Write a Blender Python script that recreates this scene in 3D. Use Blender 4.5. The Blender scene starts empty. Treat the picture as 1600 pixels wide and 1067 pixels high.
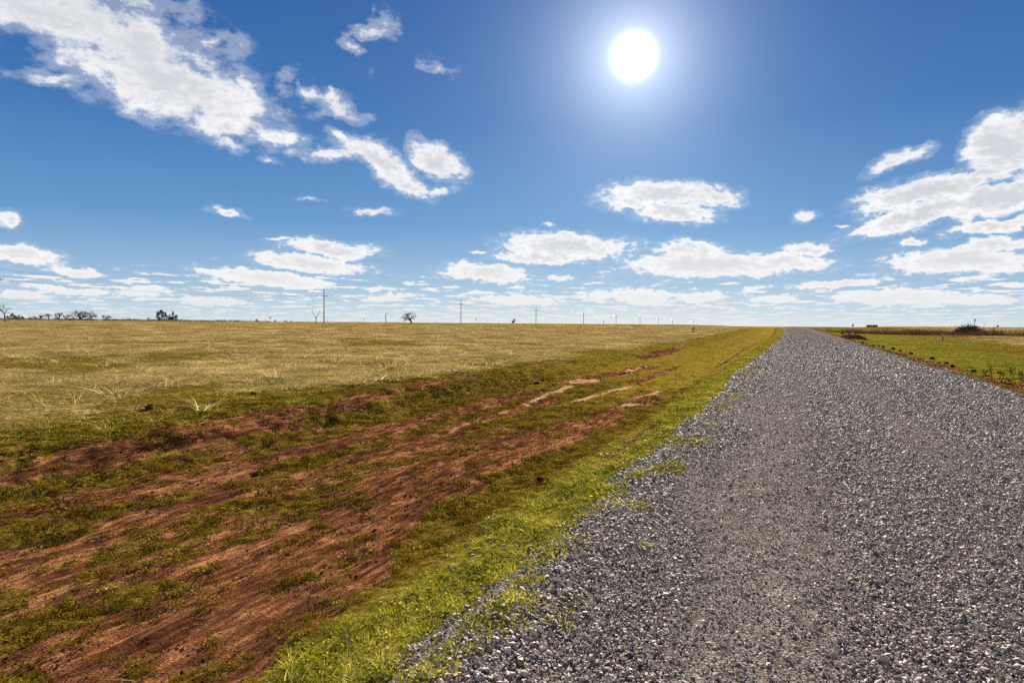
import bpy, bmesh, math, random
import numpy as np
from mathutils import Matrix, Vector, Euler

# ------------------------------------------------------------------ camera
SC = bpy.context.scene
COL = SC.collection
EYE = 1.7
FPX = 1067.0                      # 24 mm lens on a 36 mm frame, 1600 px wide
PITCH = math.radians(-1.45)
ROLL = math.radians(0.447)
cam_data = bpy.data.cameras.new("camera")
cam_data.lens = 24.0
cam_data.sensor_width = 36.0
cam_data.clip_start = 0.1
cam_data.clip_end = 20000.0
cam = bpy.data.objects.new("camera", cam_data)
CAM_R = Matrix.Rotation(math.radians(90) + PITCH, 3, 'X') @ Matrix.Rotation(ROLL, 3, 'Z')
cam.matrix_world = Matrix.Translation((0, 0, EYE)) @ CAM_R.to_4x4()
COL.objects.link(cam)
SC.camera = cam


def ray(px, py):
    return (CAM_R @ Vector(((px - 800.0) / FPX, -(py - 533.5) / FPX, -1.0))).normalized()


# ------------------------------------------------------------------ node helpers
class G:
    """small helper round a node tree"""
    def __init__(self, tree):
        self.t = tree
        tree.nodes.clear()

    def n(self, kind, ins=None, out=0, **props):
        nd = self.t.nodes.new(kind)
        for k, v in props.items():
            setattr(nd, k, v)
        for k, v in (ins or {}).items():
            s = nd.inputs[k]
            if isinstance(v, bpy.types.NodeSocket):
                self.t.links.new(v, s)
            else:
                s.default_value = v
        return nd.outputs[out] if out is not None else nd

    def m(self, op, a, b=None, c=None, clamp=False):
        ins = {0: a}
        if b is not None: ins[1] = b
        if c is not None: ins[2] = c
        return self.n('ShaderNodeMath', ins, operation=op, use_clamp=clamp)

    def ss(self, x, lo, hi):
        return self.n('ShaderNodeMapRange', {0: x, 1: lo, 2: hi, 3: 0.0, 4: 1.0}, interpolation_type='SMOOTHSTEP')

    def lin(self, x, lo, hi, a, b):
        return self.n('ShaderNodeMapRange', {0: x, 1: lo, 2: hi, 3: a, 4: b})

    def noise(self, vec, scale, detail=4.0, rough=0.55, dist=0.0, out=0):
        return self.n('ShaderNodeTexNoise', {'Vector': vec, 'Scale': scale, 'Detail': detail, 'Roughness': rough, 'Distortion': dist}, out=out)

    def mix(self, f, a, b, mode='MIX'):
        nd = self.t.nodes.new('ShaderNodeMix')
        nd.data_type = 'RGBA'
        nd.blend_type = mode
        for s, v in ((nd.inputs[0], f), (nd.inputs[6], a), (nd.inputs[7], b)):
            if isinstance(v, bpy.types.NodeSocket):
                self.t.links.new(v, s)
            elif isinstance(v, tuple):
                s.default_value = (v[0], v[1], v[2], 1.0)
            else:
                s.default_value = v
        return nd.outputs[2]

    def ramp(self, f, stops, interp='LINEAR'):
        nd = self.t.nodes.new('ShaderNodeValToRGB')
        r = nd.color_ramp
        r.interpolation = interp
        while len(r.elements) < len(stops):
            r.elements.new(0.5)
        for e, (p, c) in zip(r.elements, stops):
            e.position = p
            e.color = (c[0], c[1], c[2], 1.0)
        self.t.links.new(f, nd.inputs[0])
        return nd.outputs[0]

    def attr(self, name):
        return self.n('ShaderNodeAttribute', out=2, attribute_name=name)

    def map(self, vec, loc=(0, 0, 0), rot=(0, 0, 0), scale=(1, 1, 1), kind='POINT'):
        return self.n('ShaderNodeMapping', {'Vector': vec, 'Location': loc, 'Rotation': rot, 'Scale': scale}, vector_type=kind)


# ------------------------------------------------------------------ sun, sky and exposure
SUN_DIR = ray(990, 88)
SUN_EL = math.asin(SUN_DIR.z)
SUN_AZ = math.atan2(SUN_DIR.x, SUN_DIR.y)       # from +Y towards +X
sun_data = bpy.data.lights.new("sun", 'SUN')
sun_data.energy = 5.0
sun_data.angle = math.radians(0.5)
sun_data.color = (1.0, 0.90, 0.76)
sun = bpy.data.objects.new("sun", sun_data)
sun.rotation_euler = SUN_DIR.to_track_quat('Z', 'Y').to_euler()
sun.location = (0, 0, 50)
COL.objects.link(sun)

VS = SC.view_settings
VS.view_transform = 'Standard'
VS.look = 'None'
VS.gamma = 1.0
VS.use_curve_mapping = False
VS.exposure = 1.75

SC.cycles.max_bounces = 5
SC.cycles.diffuse_bounces = 2
SC.cycles.glossy_bounces = 2
SC.cycles.transmission_bounces = 3
SC.cycles.use_denoising = False
SC.cycles.use_adaptive_sampling = True
SC.cycles.adaptive_threshold = 0.02

world = bpy.data.worlds.new("World")
SC.world = world
world.use_nodes = True
g = G(world.node_tree)
dvec = g.n('ShaderNodeTexCoord', out='Generated')
sep = g.n('ShaderNodeSeparateXYZ', {0: dvec}, out=None)
DX, DY, DZ = sep.outputs
az = g.m('ARCTAN2', DX, DY)
el = g.m('ARCSINE', DZ)
SKY_SCALE = 0.10
base = g.n('ShaderNodeTexSky', {}, sky_type='NISHITA', sun_disc=False, sun_elevation=SUN_EL,
           sun_rotation=SUN_AZ, altitude=400.0, air_density=1.0, dust_density=0.3, ozone_density=3.0)
base = g.n('ShaderNodeVectorMath', {0: base, 3: SKY_SCALE}, operation='SCALE')
SKY_RAMP = [(0.0, (0.66, 0.76, 0.84)), (0.02, (0.52, 0.67, 0.80)), (0.055, (0.33, 0.52, 0.74)), (0.14, (0.125, 0.32, 0.63)), (0.28, (0.038, 0.17, 0.46)),
            (0.45, (0.015, 0.105, 0.37)), (0.75, (0.010, 0.075, 0.29)), (1.0, (0.01, 0.06, 0.24))]
grad = g.ramp(g.lin(el, 0.0, 1.0, 0.0, 1.0), SKY_RAMP)
grad = g.n('ShaderNodeVectorMath', {0: grad, 3: 0.5}, operation='SCALE')
sky = g.mix(0.95, base, grad)
# brightening of the air towards the sun
dot = g.n('ShaderNodeVectorMath', {0: dvec, 1: tuple(SUN_DIR)}, out=1, operation='DOT_PRODUCT')
ang = g.m('MULTIPLY', g.m('ARCCOSINE', g.m('MINIMUM', dot, 0.9999999)), 57.2958)
core = g.m('MULTIPLY', g.m('EXPONENT', g.m('MULTIPLY', g.m('POWER', g.m('DIVIDE', ang, 0.9), 2.0), -1.0)), 6.0)
halo = g.m('MULTIPLY', g.m('EXPONENT', g.m('DIVIDE', ang, -3.0)), 0.60)
wide = g.m('MULTIPLY', g.m('EXPONENT', g.m('DIVIDE', ang, -9.0)), 0.085)
sky = g.n('ShaderNodeVectorMath', {0: sky, 1: g.mix(1.0, (0.42, 0.75, 1.0), g.n('ShaderNodeCombineXYZ', {0: wide, 1: wide, 2: wide}), 'MULTIPLY')}, operation='ADD')

# clouds: soft blobs where the clouds stand, broken up by noise
CLOUDS = [  # px, py, half width, half height, tilt (down to the right), strength
    (60, 5, 290, 66, 4, 1.35), (215, 78, 155, 66, 22, 1.4), (265, 128, 180, 66, 14, 1.4), (90, 122, 85, 15, -12, .8), (335, 72, 46, 16, -12, .9), (400, 155, 60, 26, 20, .9),
    (350, 195, 66, 20, 0, 1.1), (440, 206, 62, 15, 4, .9), (355, 220, 32, 15, 10, 1.0), (420, 245, 26, 7, 6, .9),
    (447, 122, 26, 20, -40, .8), (478, 142, 30, 16, 40, .8), (525, 166, 52, 20, 14, 1.1), (552, 82, 34, 14, 42, 1.0), (588, 48, 36, 22, -18, 1.0), (683, 98, 32, 11, 10, .6),
    (520, 242, 60, 13, 6, 1.0), (590, 250, 70, 26, 18, 1.4), (635, 285, 55, 18, 24, 1.2), (685, 250, 50, 28, 28, 1.4), (692, 298, 30, 9, -10, 1.0), (528, 210, 24, 8, 30, .8),
    (582, 325, 42, 8, 0, .9), (355, 331, 36, 8, 2, 1.0), (8, 343, 30, 13, 0, 1.1), (35, 400, 78, 16, 5, 1.3), (125, 427, 52, 8, 4, 1.1), (485, 312, 25, 4, 0, .6),
    (520, 388, 84, 14, 3, 1.4), (485, 411, 100, 15, 5, 1.4), (425, 435, 120, 14, 5, 1.4), (318, 420, 34, 4, 0, .7), (436, 373, 28, 4, 0, .8),
    (1040, 305, 110, 24, 2, 1.5), (1055, 335, 72, 18, 3, 1.4), (1110, 302, 56, 16, 12, 1.2), (985, 318, 50, 16, 4, 1.1),
    (885, 384, 115, 24, 2, 1.5), (845, 402, 86, 13, 2, 1.3), (1075, 392, 66, 17, 0, 1.3), (1110, 415, 160, 22, 1, 1.5), (1225, 410, 90, 14, 2, 1.3), (1264, 389, 46, 11, -2, 1.2),
    (760, 428, 78, 16, 3, 1.4), (872, 436, 28, 6, 2, 1.0), (745, 395, 20, 4, 0, .9), (857, 350, 14, 4, 0, 1.0), (880, 364, 18, 5, 0, 1.0),
    (1400, 252, 56, 12, -20, 1.0), (1372, 300, 60, 12, -12, .9), (1455, 298, 140, 24, -10, 1.6), (1575, 228, 85, 46, -28, 1.6), (1440, 335, 150, 18, -13, 1.5), (1560, 305, 120, 30, -12, 1.6), (1540, 268, 90, 14, -14, 1.3),
    (1560, 350, 120, 14, -8, 1.2), (1260, 333, 26, 11, 0, 1.0), (1312, 350, 20, 4, 0, .8), (1500, 405, 140, 24, 2, 1.5), (1560, 380, 90, 14, -6, 1.3), (1420, 374, 34, 8, -5, 1.0), (1588, 445, 30, 5, 2, 1.1),
    (1310, 441, 90, 8, -5, 1.3), (1400, 465, 130, 15, 1, 1.5), (1540, 470, 80, 10, 0, 1.1), (1000, 462, 62, 14, 2, 1.3), (1096, 463, 48, 10, 0, 1.2), (810, 468, 74, 10, 0, 1.2),
    (110, 452, 90, 8, 3, 1.0), (40, 462, 60, 8, 3, 1.0), (330, 470, 70, 9, 3, 1.0), (225, 455, 60, 9, 3, 1.0), (610, 462, 50, 8, 0, 1.0), (1210, 468, 50, 7, 0, 1.0), (1180, 452, 20, 4, 0, .8), (935, 462, 34, 10, 0, 1.0)]


def to_angles(px, py):
    d = ray(px, py)
    return math.atan2(d.x, d.y), math.asin(d.z)


aev = g.n('ShaderNodeCombineXYZ', {0: az, 1: el, 2: 0.0})
warp = g.noise(aev, 14.0, 4.0, 0.6, out=1)
warp = g.n('ShaderNodeVectorMath', {0: warp, 1: (0.5, 0.5, 0.5)}, operation='SUBTRACT')
wamp = g.lin(el, 0.0, 0.42, 0.018, 0.085)
warp = g.n('ShaderNodeVectorMath', {0: warp, 3: wamp}, operation='SCALE')
awv = g.n('ShaderNodeVectorMath', {0: aev, 1: warp}, operation='ADD')
aws = g.n('ShaderNodeSeparateXYZ', {0: awv}, out=None).outputs
shape = None
for i, (cx, cy, hw, hh, tilt, st) in enumerate(CLOUDS):
    if i and i % 8 == 0:    # evaluated eight at a time, to keep the shader's stack small
        awv = g.n('ShaderNodeCombineXYZ', {0: aws[0], 1: aws[1], 2: g.m('MULTIPLY', shape, 1e-6)})
    a, e = to_angles(cx, cy)
    a1, e1 = to_angles(cx + hw, cy)
    a2, e2 = to_angles(cx, cy - hh)
    ra, re = abs(a1 - a) * 1.3, abs(e2 - e) * 1.35
    mp = g.map(awv, (a, e, 0), (0, 0, math.radians(-tilt)), (ra, re, 1.0), 'TEXTURE')
    gr = g.n('ShaderNodeTexGradient', {0: mp}, gradient_type='SPHERICAL')
    v = g.m('MULTIPLY', gr, st)
    shape = v if shape is None else g.m('MAXIMUM', shape, v)
# noises: billows in the angular space, finer towards the horizon
pz = g.m('ADD', g.m('MAXIMUM', DZ, 0.0), 0.062)
plane = g.n('ShaderNodeCombineXYZ', {0: g.m('DIVIDE', DX, pz), 1: g.m('DIVIDE', DY, pz), 2: 0.0})
nb = g.noise(g.map(aev, scale=(1.0, 1.5, 1.0)), 17.0, 8.0, 0.60)
nf = g.noise(g.map(aev, scale=(1.0, 1.9, 1.0)), 75.0, 6.0, 0.6)
lo = g.ss(el, 0.30, 0.08)
nz = g.m('ADD', g.m('MULTIPLY', nb, g.lin(lo, 0, 1, 1.0, 0.35)), g.m('MULTIPLY', nf, g.lin(lo, 0, 1, 0.25, 0.75)))
nz = g.m('SUBTRACT', nz, g.lin(lo, 0, 1, 0.625, 0.55))
# the low broken bank along the horizon
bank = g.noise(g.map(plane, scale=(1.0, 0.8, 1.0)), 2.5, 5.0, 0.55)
bankw = g.m('MAXIMUM', g.ss(el, 0.115, 0.045), g.m('MAXIMUM', g.ss(el, 0.62, 0.9), g.ss(DY, 0.35, 0.0)))   # unseen cloud added overhead and behind to whiten the fill light
bank = g.m('SUBTRACT', g.m('MULTIPLY', g.m('SUBTRACT', bank, g.lin(g.ss(DY, 0.2, -0.1), 0, 1, 0.522, 0.43)), 3.0), g.lin(bankw, 0, 1, 0.9, 0.0))  # added cover thickened behind the view for a less blue fill
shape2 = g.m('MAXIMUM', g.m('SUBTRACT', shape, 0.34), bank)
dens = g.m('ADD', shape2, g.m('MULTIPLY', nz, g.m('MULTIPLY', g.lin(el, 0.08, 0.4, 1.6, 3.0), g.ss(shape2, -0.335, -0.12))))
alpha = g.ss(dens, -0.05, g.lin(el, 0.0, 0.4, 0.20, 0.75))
alpha = g.m('MAXIMUM', alpha, g.m('MULTIPLY', g.ss(dens, -0.38, 0.15), g.lin(el, 0.05, 0.3, 0.10, 0.26)))
thick = g.ss(g.m('ADD', g.m('SUBTRACT', dens, g.m('MULTIPLY', nz, 1.6)), g.m('MULTIPLY', g.m('SUBTRACT', nf, 0.5), g.lin(el, 0.1, 0.35, 1.8, 0.7))), 0.10, 1.05)
c_thin = (1.0, 1.0, 1.0)
ccol = g.mix(thick, (1.0, 1.0, 1.0), (0.66, 0.675, 0.72))
ccol = g.mix(g.ss(el, 0.14, 0.0), ccol, (0.88, 0.87, 0.87))
ccol = g.n('ShaderNodeVectorMath', {0: ccol, 3: 0.56}, operation='SCALE')
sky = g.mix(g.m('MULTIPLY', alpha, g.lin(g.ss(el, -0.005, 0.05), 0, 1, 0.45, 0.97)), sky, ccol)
glow = g.m('ADD', core, halo)
sky = g.n('ShaderNodeVectorMath', {0: sky, 1: g.n('ShaderNodeCombineXYZ', {0: glow, 1: glow, 2: glow})}, operation='ADD')
bgn = g.n('ShaderNodeBackground', {'Color': sky, 'Strength': 0.54})
g.n('ShaderNodeOutputWorld', {'Surface': bgn}, out=None)
world.cycles.sampling_method = 'MANUAL'
world.cycles.sample_map_resolution = 512

# ------------------------------------------------------------------ numbers: noise and the lie of the land
TH = math.atan(0.412)             # the road runs 22 degrees to the right of the view
ST, CT = math.sin(TH), math.cos(TH)


def ss(x, a, b):
    t = np.clip((x - a) / (b - a), 0.0, 1.0)
    return t * t * (3 - 2 * t)


def _h(ix, iy, seed):
    h = (ix.astype(np.int64) * 374761393 + iy.astype(np.int64) * 668265263 + seed * 974634777) & 0xFFFFFFFF
    h = ((h ^ (h >> 13)) * 1274126177) & 0xFFFFFFFF
    h = ((h ^ (h >> 16)) * 2246822519) & 0xFFFFFFFF
    return (h ^ (h >> 15)).astype(np.float64) / 4294967295.0


def vn(x, y, seed=0):
    xi, yi = np.floor(x), np.floor(y)
    fx, fy = x - xi, y - yi
    fx = fx * fx * fx * (fx * (fx * 6 - 15) + 10)
    fy = fy * fy * fy * (fy * (fy * 6 - 15) + 10)
    a, b = _h(xi, yi, seed), _h(xi + 1, yi, seed)
    c, d = _h(xi, yi + 1, seed), _h(xi + 1, yi + 1, seed)
    return (a + (b - a) * fx) * (1 - fy) + (c + (d - c) * fx) * fy


def fbm(x, y, seed=0, octs=4, gain=0.5):
    s, a, t = 0.0, 1.0, 0.0
    for i in range(octs):
        s = s + a * vn(x * 2 ** i + 17.3 * i, y * 2 ** i - 9.1 * i, seed + i)
        t += a
        a *= gain
    return s / t                   # 0..1, mean 0.5


def shift(u):
    return -2.0 * ss(u, 95, 250)


def to_uv(X, Y):
    u = X * ST + Y * CT
    X = X - shift(u)
    return X * ST + Y * CT, X * CT - Y * ST


def to_xy(u, v):
    return v * CT + u * ST + shift(u), -v * ST + u * CT


def edge_l(u):
    return np.interp(u, [0, 6, 12, 17, 27, 60, 85, 150, 215, 260], [-1.1, -1.15, -1.42, -1.58, -1.72, -1.5, -1.25, -1.3, -1.9, -1.9]) + 0.42 * (fbm(u * 0.5, u * 0 + 3.3, 71, 4) - 0.5)


def edge_r(u):
    return 5.22 + 0.45 * ss(u, 28, 60) + 0.35 * (fbm(u * 0.3, u * 0 + 8.3, 72, 4) - 0.5)


def height(X, Y):
    """large and middle relief"""
    u, v = to_uv(X, Y)
    far = 1 - ss(Y, 260, 520)
    roadrise = 1.22 * ss(Y, 35, 222) * (1 - ss(Y, 232, 420))
    fieldrise = (1.86 * ss(Y, 22, 225) + 0.10 * (fbm(X / 60.0, Y / 60.0, 5, 2) - 0.5) * ss(Y, 60, 160)) * far
    w = np.where(v < 0, ss(-v, 9.5, 33), ss(v, 7, 42))
    z = roadrise * (1 - w) + fieldrise * w
    # the raised road bed, the ditch and its bank on the left, the flat on the right
    dn = 1 - ss(u, 150, 215)
    el, er = edge_l(u), edge_r(u)
    left = -0.42 * ss(-v, -el - 0.1, 3.5) - 0.10 * ss(-v, 4.5, 6.5) + 0.10 * ss(-v, 6.4, 7.8) + 0.42 * ss(-v, 8.1, 9.8)
    right = -0.40 * ss(v, er + 0.1, 7.6) + 0.12 * ss(v, 7.2, 7.8) - 0.14 * ss(v, 7.9, 8.8) + 0.42 * ss(v, 11, 45)
    z = z + np.where(v < 2, left, right) * dn
    z = z + 0.05 * (1 - np.clip((v - 1.9) / 3.4, -1, 1) ** 2) * dn
    # loose gravel windrow beside the driven road
    z = z + 0.05 * np.exp(-((v + 1.55) / 0.28) ** 2) * (1 - ss(u, 20, 40)) * (0.6 + 0.8 * fbm(u * 1.2, v * 0, 9, 2))
    return z


def ridge(u, v):
    """wheel ruts and streaks along the ditch"""
    r = fbm(u * 0.22, v * 2.3, 31, 5, 0.6) - 0.5
    r = r + 0.35 * (fbm(u * 0.9, v * 9.0, 35, 3) - 0.5)
    return r


def in_ditch(v):
    return ss(-v, 3.0, 3.6) * (1 - ss(-v, 9.3, 10.0))


def relief(X, Y):
    """fine relief added on the dense mesh and used to seat everything on it"""
    u, v = to_uv(X, Y)
    near = 1 - ss(np.hypot(X, Y), 25, 70)
    wd = in_ditch(v)
    z = wd * 0.13 * ridge(u, v)
    z = z + wd * 0.025 * (fbm(u * 3.0, v * 4.5, 41, 4, 0.6) - 0.5) * 2
    fld = np.clip(ss(-v, 9.5, 10.2) + ss(v, 8.0, 9.0), 0, 1)
    z = z + fld * (0.10 * (fbm(X * 1.1, Y * 1.1, 44, 4) - 0.5))
    bank = np.exp(-((v + 8.9) / 0.8) ** 2)
    z = z + bank * 0.16 * (fbm(u * 1.6, v * 1.6, 48, 4, 0.6) - 0.5)
    rd = ss(v, -1.9, -1.2) * (1 - ss(v, 5.3, 5.7))
    z = z + rd * (0.022 * (fbm(u * 2.2, v * 3.0, 51, 4, 0.6) - 0.5) + 0.02 * (vn(u * 0.05, v * 1.4, 53) - 0.5))
    side = ss(v, 5.5, 5.9) * (1 - ss(v, 8.0, 8.8))
    z = z + side * 0.15 * (fbm(u * 0.9, v * 3.0, 57, 4, 0.6) - 0.5)
    gs = ss(-v, 1.7, 2.2) * (1 - ss(-v, 3.1, 3.6))
    z = z + gs * 0.06 * (fbm(u * 2.5, v * 2.5, 59, 3) - 0.5)
    return z * near


def ground_z(X, Y):
    return height(X, Y) + relief(X, Y)


_T = np.concatenate([np.arange(2.0, 30, 0.04), np.arange(30, 100, 0.2), np.arange(100, 420, 0.6)])


def at(px, py):
    """the point of the ground seen at a photograph pixel"""
    d = ray(px, py)
    hit = EYE + d.z * _T < height(d.x * _T, d.y * _T)
    t = _T[np.argmax(hit)] if hit.any() else _T[-1]
    return d.x * t, d.y * t


def line(pts):
    P = [at(*p) for p in pts]
    u, v = to_uv(np.array([p[0] for p in P]), np.array([p[1] for p in P]))
    o = np.argsort(u)
    return u[o], v[o]


# long marks in the ditch: bare red soil, pale dried silt (photograph pixels -> ground)
DIRT_LINES = [  # points, half width, strength
    ([(0, 812), (120, 790), (400, 722), (600, 672), (740, 636), (850, 612)], .33, 1.0),
    ([(0, 905), (250, 805), (480, 742), (620, 702), (760, 655), (880, 622)], .30, 1.0),
    ([(60, 1060), (420, 905), (600, 806), (700, 742), (820, 695), (905, 660)], .62, 1.0),
    ([(250, 1060), (420, 960), (560, 880)], .55, .9),
    ([(820, 705), (900, 675), (960, 648)], .38, 1.0), ([(930, 650), (985, 630), (1010, 622)], .3, .9),
    ([(880, 600), (960, 585), (1020, 572)], .35, .8), ([(985, 600), (1030, 585), (1060, 572)], .3, .8),
    ([(1000, 560), (1060, 545)], .4, .7), ([(700, 745), (790, 720)], .4, .7),
    ([(930, 732), (980, 695), (1022, 664)], .10, 1.1), ([(985, 640), (1040, 620), (1075, 605)], .2, .7),
    ([(1130, 541), (1160, 534)], .2, .8), ([(1120, 575), (1160, 548), (1185, 535)], .12, .8)]
PALE_LINES = [
    ([(820, 634), (850, 620), (890, 604)], .14, 1.0), ([(900, 628), (950, 613), (992, 603)], .2, 1.1),
    ([(1000, 620), (1032, 612)], .22, 1.0), ([(890, 599), (932, 594)], .25, 1.0), ([(962, 638), (1000, 632)], .16, .9),
    ([(975, 581), (1012, 572)], .25, .8), ([(1055, 542), (1070, 540)], .3, .7), ([(1028, 537), (1040, 535)], .5, .9),
    ([(670, 688), (740, 660), (800, 642)], .12, .6), ([(840, 700), (900, 688)], .1, .4)]
BANK_LINES = [([(0, 770), (160, 712), (330, 672), (520, 632), (640, 602), (760, 580), (905, 563)], .42, 1.0)]
DIRT_UV = [(line(p), w, s) for p, w, s in DIRT_LINES]
PALE_UV = [(line(p), w, s) for p, w, s in PALE_LINES]
BANK_UV = [(line(p), w, s) for p, w, s in BANK_LINES]


def line_mask(u, v, table):
    m = np.zeros_like(u)
    wob = 0.35 * (fbm(u * 0.8, v * 1.2, 91, 4, 0.6) - 0.5)
    for i, ((lu, lv), w0, s) in enumerate(table):
        w = w0 * (0.35 + 1.3 * fbm(u * 0.7 + 5.1 * i, v * 0.6, 93, 3, 0.6))
        vv = np.interp(u, lu, lv)
        end = ss(u, lu[0] - 0.6, lu[0] + 0.3) * (1 - ss(u, lu[-1] - 0.5, lu[-1] + 1.0))
        d = np.abs(v - vv + wob * min(1.0, w0 * 3)) / w
        m = np.maximum(m, s * end * (1 - ss(d, 0.55, 1.35)))
    return m


def wheel_band(u, v):
    return ss(0.55 * vn(u * 0.012, v * 1.1 + 0.12 * fbm(u * 0.2, v * 0.5, 302, 2), 301) + 0.45 * fbm(u * 0.25, v * 1.2, 305, 4, 0.6), 0.42, 0.62)


def masks(X, Y):
    u, v = to_uv(X, Y)
    el, er = edge_l(u), edge_r(u)
    ragged = fbm(u * 2.0, v * 2.0, 61, 4, 0.6) - 0.5
    spill = (1 - ss(u, 7, 13)) * 0.64 + 0.10
    gl = ss(v - el + 0.35 * ragged, -spill - 0.15, -spill * 0.35)
    gr = 1 - ss(v - er + 0.3 * ragged, 0.05, 0.35)
    gravel = gl * gr
    # a second thread of gravel between the road and the grass on the right
    g2 = np.exp(-((v - 6.5) / 0.22) ** 2) * ss(fbm(u * 0.25, v, 67, 3), 0.35, 0.55) * ss(u, 10, 20) * 0.8
    gravel = np.maximum(gravel, g2)
    d = in_ditch(v)
    streak = fbm(u * 0.28, v * 1.5, 81, 5, 0.58)
    clump = fbm(u * 1.1, v * 2.0, 85, 4, 0.6)
    nearw = 1 - ss(u, 6, 34)
    fine = fbm(u * 3.2, v * 5.5, 87, 4, 0.65)
    dn = 0.34 * streak + 0.26 * clump + 0.40 * fine + 0.15 * (nearw - 0.62) - 0.08 * ss(-v, 6.8, 7.8) - 0.12 * (1 - ss(-v, 3.4, 4.4))
    dirt = ss(dn, 0.514, 0.575) * ss(u, -5, 1)
    lm = line_mask(u, v, DIRT_UV)
    pale = line_mask(u, v, PALE_UV)
    dirt = np.maximum(dirt * (1 - 0.85 * ss(u, 9, 24)), ss(lm + 0.9 * (clump - 0.5) + 0.4 * (streak - .5), 0.34, 0.62))
    dirt = np.maximum(dirt, ss(pale + 0.5 * (clump - 0.5), 0.3, 0.5))
    dirt = dirt * np.maximum(d, ss(lm, 0.3, 0.6))
    bank = line_mask(u, v, BANK_UV)
    dirt = np.maximum(dirt, bank * ss(clump * 0.6 + streak * 0.4, 0.44, 0.56) * 0.9)
    # right side: soil shelf under the road
    rs = ss(v, er + 0.15, er + 0.4) * (1 - ss(v + 0.6 * ragged, 7.4, 8.2))
    dirt = np.maximum(dirt, 0.85 * rs * ss(clump * 0.5 + streak * 0.5 + 0.03, 0.42, 0.58))
    dirt = dirt * (1 - gravel)
    pale = np.clip(pale * ss(0.4 * clump + 0.6 * fine + 0.15 * pale, 0.44, 0.62), 0, 1)
    # bright green strips
    green = ss(-v + 0.5 * ragged, 1.0, 1.4) * (1 - ss(-v + 0.6 * ragged, 2.55, 3.0))
    gfar = ss(v + 0.8 * ragged, 7.3, 7.9) * (1 - ss(v - 0.05 * u + 14 * (fbm(u * 0.04, v * 0.1, 66, 3) - 0.5), 9, 19))
    green = np.maximum(green, 0.85 * gfar)
    green = np.maximum(green, 0.35 * ss(-v, 8.4, 9.0) * (1 - ss(-v, 10.8, 12.5)) * ss(fbm(u * 0.12, v * 0.3, 68, 3), 0.42, 0.6))
    # dry pasture with greener patches
    dry = np.maximum(ss(-v + 1.2 * ragged, 9.3, 11.2), 0.9 * ss(v - 0.06 * u, 10, 24))
    patch = fbm(X / 9.0, Y / 14.0, 95, 4, 0.55)
    patch2 = fbm(X / 2.2, Y / 3.0, 99, 3)
    dry = dry * np.clip(0.25 + 1.0 * ss(0.7 * patch + 0.3 * patch2 + 0.12 * ss(Y, 30, 90), 0.38, 0.60), 0, 1)
    band = wheel_band(u, v)
    dry = dry * np.where(v < 0, 0.62 + 0.38 * ss(-v, 11, 17), 1.0)
    gold = ss(-v, 3.0, 3.5) * np.maximum((1 - ss(-v, 5.2, 6.6)) * ss(u, 12, 24), 0.75 * (1 - ss(-v, 9, 10.5)) * ss(u, 16, 34))
    return dict(u=u, v=v, gravel=gravel, dirt=np.clip(dirt, 0, 1), pale=pale, green=np.clip(green, 0, 1), dry=dry, gold=gold, band=band)


# ------------------------------------------------------------------ materials of the land
def new_mat(name):
    m = bpy.data.materials.new(name)
    m.use_nodes = True
    return m, G(m.node_tree)


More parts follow.
